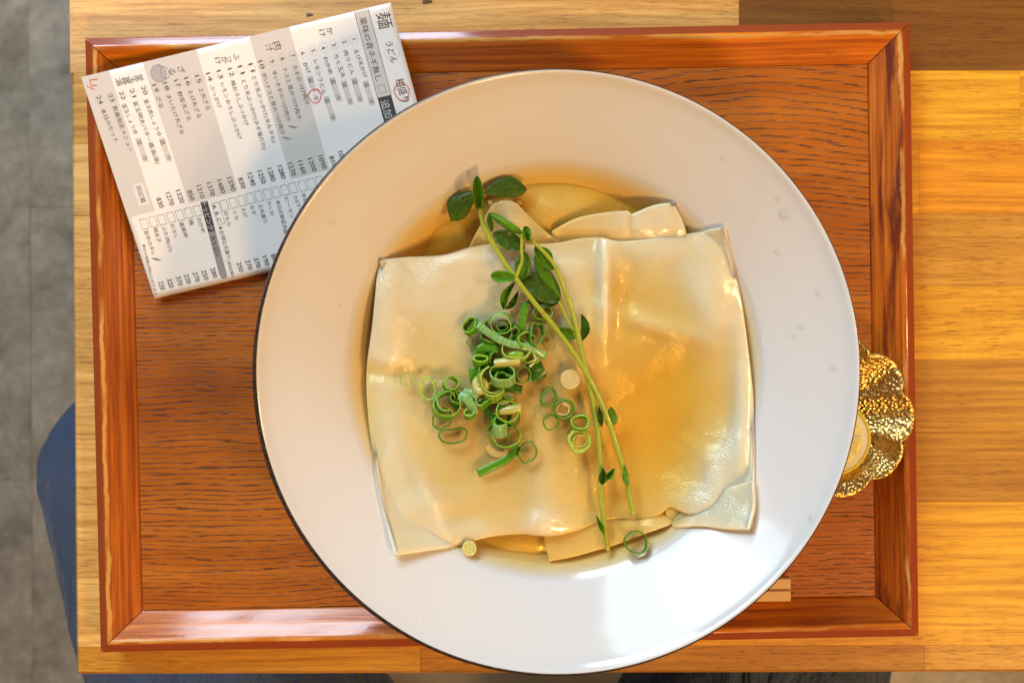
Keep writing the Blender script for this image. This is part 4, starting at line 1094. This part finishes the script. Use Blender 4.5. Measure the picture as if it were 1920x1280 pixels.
# handwritten 4
for seg in (((120, 640), (135, 690)), ((135, 690), (178, 682)), ((95, 688), (160, 720)), ((115, 642), (185, 632))):
    quadp(red, XY(1, *seg[0]), XY(1, *seg[1]), .32, .0002, 4)
def stack(s, pts, size, crop):
    for ch, (x, y) in zip(s, pts):
        q = XY(crop, x, y); h = size / 2; text(txt, ch, q + Vector((-h, 0)), q + Vector((h, 0)), size)
stack('釜玉醤油', [(518, 622), (462, 638), (412, 645), (356, 655)], 3.3, 1)
stack('ざる', [(850, 560), (780, 572)], 3.2, 1)
stack('ぶっかけ', [(1293, 455), (1242, 470), (1198, 480), (1146, 488)], 3.0, 1)
stack('かけ', [(675, 248), (615, 265)], 3.2, 2)
stack('肉汁', [(256, 366), (194, 384)], 3.6, 2)
T = [  # number, start crop xy; item text, crop a, start, crop b, end
 ('24', 1, 190, 768, 212, 830, '本日のセット', 1, 222, 872, 1, 335, 1135), ('23', 1, 283, 752, 306, 812, '数量限定メニュー', 1, 315, 848, 1, 452, 1215),
 ('22', 1, 370, 735, 395, 795, '釜玉しょうゆ', 1, 390, 830, 1, 490, 1072), ('21', 1, 455, 712, 480, 775, '釜玉明太バター醤油(温)', 1, 480, 808, 3, 325, 155),
 ('20', 1, 547, 692, 570, 755, '釜玉肉しょうゆ', 1, 566, 792, 1, 680, 1088), ('19', 1, 635, 678, 660, 735, 'ざる', 1, 665, 775, 1, 695, 862),
 ('18', 1, 722, 662, 746, 720, 'まいたけ天ざる', 1, 750, 762, 1, 862, 1072), ('17', 1, 808, 642, 836, 695, '野菜天ざる', 1, 834, 732, 1, 918, 962),
 ('16', 1, 890, 622, 917, 680, 'えび天ざる', 1, 920, 720, 1, 998, 942), ('15', 1, 978, 605, 1002, 662, '上天ざる', 1, 1006, 702, 1, 1070, 878),
 ('14', 1, 1065, 585, 1090, 645, 'ぶっかけ', 1, 1095, 682, 1, 1160, 862), ('13', 1, 1150, 565, 1175, 625, 'レモンおろしぶっかけ', 1, 1180, 665, 1, 1322, 1112),
 ('12', 1, 1238, 548, 1264, 608, '梅おろしぶっかけ', 1, 1262, 645, 1, 1378, 1002), ('11', 1, 1320, 528, 1346, 590, 'とり天ぶっかけ(ネギ塩だれ)', 1, 1350, 640, 2, 155, 1195),
 ('11', 2, 40, 510, 62, 572, 'とり天ぶっかけ(タルタル)', 2, 66, 612, 2, 230, 1138), ('10', 2, 118, 488, 143, 548, '辛いナスと茸のつけ肉汁', 2, 146, 585, 2, 302, 1075),
 ('9', 2, 207, 478, 220, 508, '辛いネギのつけ肉汁', 2, 228, 565, 2, 350, 970), ('8', 2, 290, 455, 303, 488, 'ナスと茸のつけ肉汁', 2, 312, 540, 2, 435, 952),
 ('7', 2, 375, 430, 390, 462, 'ネギのつけ肉汁', 2, 390, 520, 2, 500, 838), ('6', 2, 455, 410, 468, 443, 'かけ', 2, 472, 500, 2, 510, 585),
 ('5', 2, 537, 388, 550, 422, 'レモンうどん', 2, 558, 480, 2, 632, 755), ('4', 2, 618, 365, 632, 400, 'わかめ', 2, 636, 455, 2, 685, 592),
 ('3', 2, 702, 342, 715, 375, 'ちく玉天', 2, 722, 435, 2, 785, 620), ('2', 2, 786, 318, 800, 352, '肉うどん', 2, 798, 405, 2, 862, 598), ('1', 2, 862, 298, 874, 328, 'えび天かけ', 2, 882, 395, 2, 962, 618)]
for nme, c1, x0, y0, x1, y1, s, ca, ax, ay, cb, bx, by in T:
    a, b = XY(c1, x0, y0), XY(c1, x1, y1); text(txt, nme, a, b, 2.1)
    ringline(lines, (a + b) / 2, 2.1, 1.9, .12, .0001, 36, 1)
    text(txt, s, XY(ca, ax, ay), XY(cb, bx, by), 2.25)
for ca, ax, ay, cb, bx, by in [(1, 505, 1105, 3, 228, 140), (1, 692, 1105, 3, 418, 135), (2, 512, 610, 2, 572, 812), (2, 643, 772, 2, 706, 962), (2, 690, 620, 2, 752, 808), (2, 783, 645, 2, 845, 838), (2, 866, 622, 2, 922, 815), (2, 958, 645, 2, 1016, 838)]:
    a, b = XY(ca, ax, ay), XY(cb, bx, by)
    L = (b - a).normalized()
    if not (ca == 2 and ax == 512): quadp(bands, a, b, 2.6, .0001, 4)
    else: quadp(bands, a, a + L * 5, 2.6, .0001, 4)
    text(txt, '温', a + L * .6, a + L * 3.2, 2.3); text(txt, '・', a + L * 5.2, a + L * 5.8, .7); text(txt, '冷', b - L * 3.0, b - L * .5, 2.3)
PR = [('830', 3, 328, 430, 358, 508), ('1270', 3, 403, 388, 440, 488), ('1320', 3, 485, 368, 522, 470), ('850', 3, 575, 370, 605, 450), ('1210', 3, 650, 330, 685, 432), ('1370', 3, 732, 308, 766, 412), ('1480', 3, 813, 286, 850, 392), ('1590', 3, 895, 268, 932, 375),
      ('830', 3, 982, 270, 1012, 352), ('1240', 3, 1057, 232, 1092, 332), ('1250', 3, 1138, 212, 1174, 312), ('1280', 3, 1216, 192, 1252, 295), ('1280', 3, 1298, 172, 1332, 275), ('1270', 3, 1380, 150, 1415, 252),
      ('1160', 4, 830, 262, 875, 385), ('1200', 4, 927, 238, 975, 362), ('1090', 4, 1025, 215, 1072, 338), ('810', 4, 1130, 218, 1170, 318), ('1020', 4, 1218, 172, 1262, 295),
      ('220', 3, 345, 1098, 366, 1165), ('320', 3, 413, 1078, 436, 1148), ('370', 3, 484, 1058, 508, 1132), ('220', 3, 550, 1042, 574, 1115), ('270', 3, 620, 1025, 645, 1100), ('250', 3, 690, 1008, 715, 1085), ('280', 3, 760, 990, 786, 1068),
      ('250', 3, 970, 945, 996, 1020), ('270', 3, 1040, 928, 1066, 1002), ('370', 3, 1105, 908, 1132, 986), ('190', 3, 1175, 895, 1204, 970), ('80', 3, 1245, 878, 1264, 930)]
prices = Print()
for s, c, x0, y0, x1, y1 in PR: text(prices, s, XY(c, x0, y0), XY(c, x1, y1), 2.5)
a, b = XY(3, 160, 318), XY(3, 218, 492); quadp(whites, a, b, 5.2, .0001, 4); text(txt, '別記載', XY(3, 165, 335), XY(3, 212, 472), 2.5)
BX_ = [(3, 215, 640), (3, 287, 622), (3, 357, 605), (3, 429, 587), (3, 500, 569), (3, 570, 552), (3, 641, 535), (3, 855, 490), (3, 925, 472), (3, 995, 453), (3, 1064, 434), (3, 1132, 417), (3, 1202, 401), (3, 1270, 386), (3, 1340, 368), (3, 1406, 350), (4, 855, 505), (4, 940, 485), (4, 1020, 462)]
for c, x, y in BX_:
    q = XY(c, x, y); rectline(lines, q.x - 2.3, q.y - 1.6, q.x + 2.3, q.y + 1.6, .16, .0001)
q = XY(3, 808, 555); rectline(lines, q.x - 5.0, q.y - 1.6, q.x + 5.0, q.y + 1.6, .16, .0001)
for ch, x, y in (('A', 776, 500), ('B', 795, 555), ('C', 812, 608)):
    q = XY(3, x, y); text(prices, ch, q + Vector((-.8, 0)), q + Vector((.8, 0)), 2.0)
for s, ca, ax, ay, bx, by, sz in [('旨辛のタレ', 3, 228, 695, 292, 890, 2.1), ('明太子', 3, 300, 672, 335, 785, 2.1), ('ぶた肉(小)', 3, 370, 658, 428, 856, 2.1), ('おろし', 3, 437, 640, 472, 755, 2.1), ('温泉卵', 3, 508, 622, 550, 742, 2.1), ('梅', 3, 584, 605, 596, 648, 2.1), ('わかめ', 3, 650, 592, 690, 706, 2.1),
        ('表示の価格は税込となります。', 3, 208, 800, 312, 1222, 1.5), ('数を記入', 3, 757, 735, 805, 905, 2.5), ('★お得な天盛り', 3, 820, 655, 892, 916, 2.1), ('(別記載)', 3, 888, 932, 925, 1058, 1.5),
        ('おもち', 3, 865, 540, 895, 655, 2.1), ('イカ', 3, 932, 530, 955, 600, 2.1), ('えび', 3, 1003, 510, 1030, 585, 2.1), ('なす', 3, 1072, 490, 1094, 565, 2.1), ('上天盛り', 3, 1140, 478, 1184, 626, 2.1), ('ちくわ', 3, 1210, 458, 1240, 572, 2.1),
        ('本日の野菜天盛', 3, 1280, 448, 1352, 716, 2.1), ('ピーマン', 3, 1352, 428, 1400, 590, 2.1), ('カボチャ', 4, 780, 598, 838, 745, 2.1), ('半熟', 4, 858, 572, 890, 670, 2.1)]:
    text(txt, s, XY(ca, ax, ay), XY(ca, bx, by), sz)
quadp(dark, XY(3, 692, 460), XY(3, 755, 700), 3.5, .0001, 6); quadp(mids, XY(3, 755, 700), XY(3, 846, 1045), 3.5, .00009, 8)
q = XY(3, 848, 1048)
V = [slip(q.x, q.y, .00009)] + [slip(q.x + 1.75 * math.sin(w), q.y + 1.75 * math.cos(w), .00009) for w in [math.pi * k / 12 for k in range(13)]]
mids.add(V, [(0, k, k + 1) for k in range(1, 13)])
text(wtxt, 'トッピング', XY(3, 695, 468), XY(3, 750, 690), 2.6)
for c, x, y in ((2, 320, 1105), (2, 368, 1015), (3, 300, 920)):       # hot marks
    for k in (0, 1):
        q = XY(c, x + k * 26, y + (6 if k else -4)); pts = [q + Vector((-1.1 + 2.2 * i / 6, -.55 + .9 * math.sin(i / 6 * 2.4) - .5)) for i in range(7)]
        pts = [q + Vector((1.0 * math.sin((i / 6 - .5) * 2.2) * -.35, (i / 6 - .5) * 3.0)) for i in range(7)]
        for i in range(6): quadp(hot, pts[i], pts[i + 1], .25 + .5 * math.sin(math.pi * i / 6), .0001, 1)
# little teapot drawing
q = XY(1, 672, 590)
V = [slip(q.x, q.y, .00009)] + [slip(q.x + 4.0 * math.cos(w), q.y + 3.6 * math.sin(w), .00009) for w in [2 * math.pi * k / 24 for k in range(24)]]
mids2 = Print(); mids2.add(V, [(0, 1 + k, 1 + (k + 1) % 24) for k in range(24)])
quadp(mids2, XY(1, 655, 555), XY(1, 685, 520), 1.6, .00009, 3)
ringline(lines, XY(1, 722, 583), 2.9, 1.9, .25, .0001, 24); ringline(lines, q, 4.0, 3.6, .18, .0001, 30)
hot.build('hot_mark', MGREY, 'stuff'); mids2.build('teapot_print', ink('pale_grey_tint', (.47, .44, .42)))
lines.build('box_outline', ink('line_grey', (.20, .19, .185)), 'stuff'); txt.build('printed_text', INK, 'stuff'); prices.build('price_print', INK, 'stuff')
wtxt.build('white_text', WHITE, 'stuff'); red.build('red_pen_mark', RED, 'stuff')

# ------------------------------------------------------------------ water droplets
n = NT('clear_water'); clear_liquid(n); M_WATER = n.m
def inner_pt(px, py):
    """point on the bowl's inner wall seen at px,py"""
    z = .07
    for _ in range(20):
        w_ = P(px, py, z); r = math.hypot(w_.x - BX, w_.y - BY) / k_; z = .5 * z + .5 * inner_z(r)
    return w_, r
def drop(c, nrm, r, label, group, el=1.0, rot=0):
    V, Fc, N = [], [], 16
    q = Vector((0, 0, 1)).rotation_difference(nrm).to_matrix() @ Matrix.Rotation(rot, 3, 'Z')
    pr = [(1.0, -.12), (1.0, .02), (.93, .16), (.75, .32), (.45, .44), (.15, .48)]
    for k in range(N):
        a = 2 * math.pi * k / N; wv = 1 + .14 * math.sin(2 * a + c.x * 900) + .08 * math.sin(3 * a + c.y * 900)
        for f, z in pr: V.append(c + q @ Vector((f * r * wv * el * math.cos(a), f * r * wv * math.sin(a), z * r)))
    m = len(pr)
    for k in range(N):
        for j in range(m - 1): Fc.append((k * m + j, ((k + 1) % N) * m + j, ((k + 1) % N) * m + j + 1, k * m + j + 1))
    Fc.append(tuple(k * m + m - 1 for k in range(N))); Fc.append(tuple(k * m for k in range(N - 1, -1, -1)))
    o = mesh('water_droplet', V, Fc, M_WATER); fix_normals(o); return props(o, label, 'droplet', group)
for px, py, r, el in [(1355, 297, 8, 1.0), (1425, 358, 5, 1), (1424, 376, 4, 1), (1415, 413, 5, 1.2), (1441, 421, 3, 1), (1457, 373, 7, 1.2), (1470, 402, 13, 1.35), (1457, 473, 8, 1.2), (1512, 475, 4, 1), (1490, 454, 3, 1), (1535, 548, 9, 1.3), (1502, 612, 8, 1.6), (1488, 632, 7, 1.2), (1563, 690, 8, 1.2), (1535, 635, 3, 1),
                     (700, 305, 5, 1), (745, 355, 6, 1), (655, 370, 6, 1.6), (622, 415, 8, 1.8), (660, 438, 4, 1), (1325, 1083, 7, 1.6), (1352, 1100, 6, 1.6), (1305, 1096, 4, 1.4), (1333, 1069, 5, 1.7), (1525, 975, 10, 1.4), (1450, 1040, 4, 1.4), (693, 1132, 6, 1.3)]:
    c, r_ = inner_pt(px, py); dr = .0015; sl = (inner_z(r_ + dr) - inner_z(r_ - dr)) / (2 * dr)
    rad = Vector((c.x - BX, c.y - BY, 0)).normalized(); nr = (Vector((0, 0, 1)) - rad * sl).normalized()
    if r == 13: lab, gr = 'largest water droplet on the upper right wall of the white bowl', 'water droplets on the bowl'
    elif py > 1000 and px > 1200: lab, gr = 'water droplet in the bright window glare at the lower right of the bowl', 'water droplets in the glare on the bowl'
    elif px == 693: lab, gr = 'single water droplet on the lower left rim of the white bowl', 'water droplets on the bowl'
    elif px == 1525: lab, gr = 'single water droplet on the lower right rim of the bowl below the gold dish', 'water droplets on the bowl'
    elif px < 800: lab, gr = 'faint water droplet on the shaded upper left wall of the bowl', 'water droplets on the upper left of the bowl'
    elif py > 520: lab, gr = 'water droplet on the right wall of the bowl beside the gold dish', 'water droplets on the right of the bowl'
    else: lab, gr = 'small water droplet in the scatter on the upper right wall of the bowl', 'water droplets on the upper right of the bowl'
    drop(c, nr, r * pxm(.07) * .58, lab, gr, el, math.atan2(rad.y, rad.x))
for px, py, r in ((1561, 100, 7), (1587, 104, 7), (1525, 116, 4)):
    c = P(px, py, .0135)
    drop(c, Vector((0, -.55, .83)), r * pxm(.013) * .9, 'clear water droplet on the upper tray rail, ' + {1561: 'middle one of three', 1587: 'nearest the right corner', 1525: 'smallest and farthest left of three'}[px], 'water droplets on the tray rail')

# ------------------------------------------------------------------ seated person under the table
def W(px, py, z): return P(px, py, z)
hipL, hipR = W(740, 1900, -.20), W(1260, 1900, -.20)
kneeL, kneeR = W(218, 815, -.215), W(1520, 900, -.215)
ankL, ankR = Vector((kneeL.x + .02, kneeL.y - .03, ZF + .10)), Vector((kneeR.x - .02, kneeR.y - .03, ZF + .10))
pel = (hipL + hipR) / 2 + Vector((0, -.02, .02)); waist = pel + Vector((0, -.05, .16))
vs = [pel, waist, hipL, hipL.lerp(kneeL, .35), hipL.lerp(kneeL, .72), kneeL, kneeL.lerp(ankL, .4), ankL, hipR, hipR.lerp(kneeR, .35), hipR.lerp(kneeR, .72), kneeR, kneeR.lerp(ankR, .4), ankR]
es = [(0, 1), (0, 2), (2, 3), (3, 4), (4, 5), (5, 6), (6, 7), (0, 8), (8, 9), (9, 10), (10, 11), (11, 12), (12, 13)]
rad = [.135, .13, .115, .116, .086, .068, .062, .052, .115, .116, .086, .068, .062, .052]
me = bpy.data.meshes.new('trousers'); me.from_pydata([tuple(v - pel) for v in vs], es, [])
person = empty('person', (pel.x, pel.y, ZF), label='seated person in blue trousers with one knee showing left of the table', cat='person')
tro = bpy.data.objects.new('trousers', me); COL.objects.link(tro); tro.parent = person; tro.location = (0, 0, pel.z - ZF)
me.materials.append(M_CLOTH)
sk = tro.modifiers.new('skin', 'SKIN'); sk.use_smooth_shade = True
for i, v in enumerate(me.skin_vertices[0].data):
    v.radius = (rad[i], rad[i]); v.use_root = (i == 0)
sb = tro.modifiers.new('sub', 'SUBSURF'); sb.levels = 2; sb.render_levels = 3
tx = bpy.data.textures.new('folds', 'CLOUDS'); tx.noise_scale = .055; tx.noise_depth = 3
dm = tro.modifiers.new('folds', 'DISPLACE'); dm.texture = tx; dm.strength = .015; dm.mid_level = .5
M_SHOE = mat_plain('dark_shoe_leather', (.03, .026, .024), .5)
for ak in (ankL, ankR):
    V, Fc = [], []; n, m = 14, 12
    for i in range(n + 1):
        s = i / n; w2 = .042 * (math.sin(math.pi * (s * .9 + .07)) ** .5); hh = .085 * (1 - s) ** .8 + .028
        for j in range(m):
            a = 2 * math.pi * j / m; V.append((ak.x + w2 * math.cos(a), ak.y - .06 + .26 * s, ZF + .002 + hh / 2 + hh / 2 * math.sin(a)))
    for i in range(n):
        for j in range(m): Fc.append((i * m + j, i * m + (j + 1) % m, (i + 1) * m + (j + 1) % m, (i + 1) * m + j))
    Fc += [tuple(range(m)), tuple(n * m + j for j in range(m - 1, -1, -1))]
    o = mesh('shoe', V, Fc, M_SHOE, parent=person); fix_normals(o)
# stool seat between the legs
sc = W(925, 1560, -.30)
n = NT('stool_wood'); co = n.coord('Object', (40, 6, 6)); a = n.noise(co, 1, 3); n.set(base=n.mix(a, (.45, .27, .12), (.58, .38, .19)), rough=.45); M_STOOL = n.m
stool = empty('wooden_stool', (sc.x, sc.y, ZF), label='pale wooden stool under the seated person below the table edge', cat='stool')
V, Fc = lathe([(.001, -.335), (.15, -.335), (.165, -.33), (.17, -.318), (.165, -.306), (.15, -.300), (.001, -.300)], 48, (sc.x, sc.y)); so = mesh('seat', V, Fc, M_STOOL, parent=stool); fix_normals(so)
for k in range(4):
    a = math.pi / 4 + k * math.pi / 2; V, Fc = [], []
    t0, b0 = Vector((sc.x + .10 * math.cos(a), sc.y + .10 * math.sin(a), -.334)), Vector((sc.x + .16 * math.cos(a), sc.y + .16 * math.sin(a), ZF + .0005))
    for q, rr in ((t0, .016), (b0, .013)):
        for j in range(12): V.append((q.x + rr * math.cos(j * math.pi / 6), q.y + rr * math.sin(j * math.pi / 6), q.z))
    Fc = [(j, (j + 1) % 12, 12 + (j + 1) % 12, 12 + j) for j in range(12)] + [tuple(range(12)), tuple(range(23, 11, -1))]
    o = mesh('leg', V, Fc, M_STOOL, parent=stool); fix_normals(o)
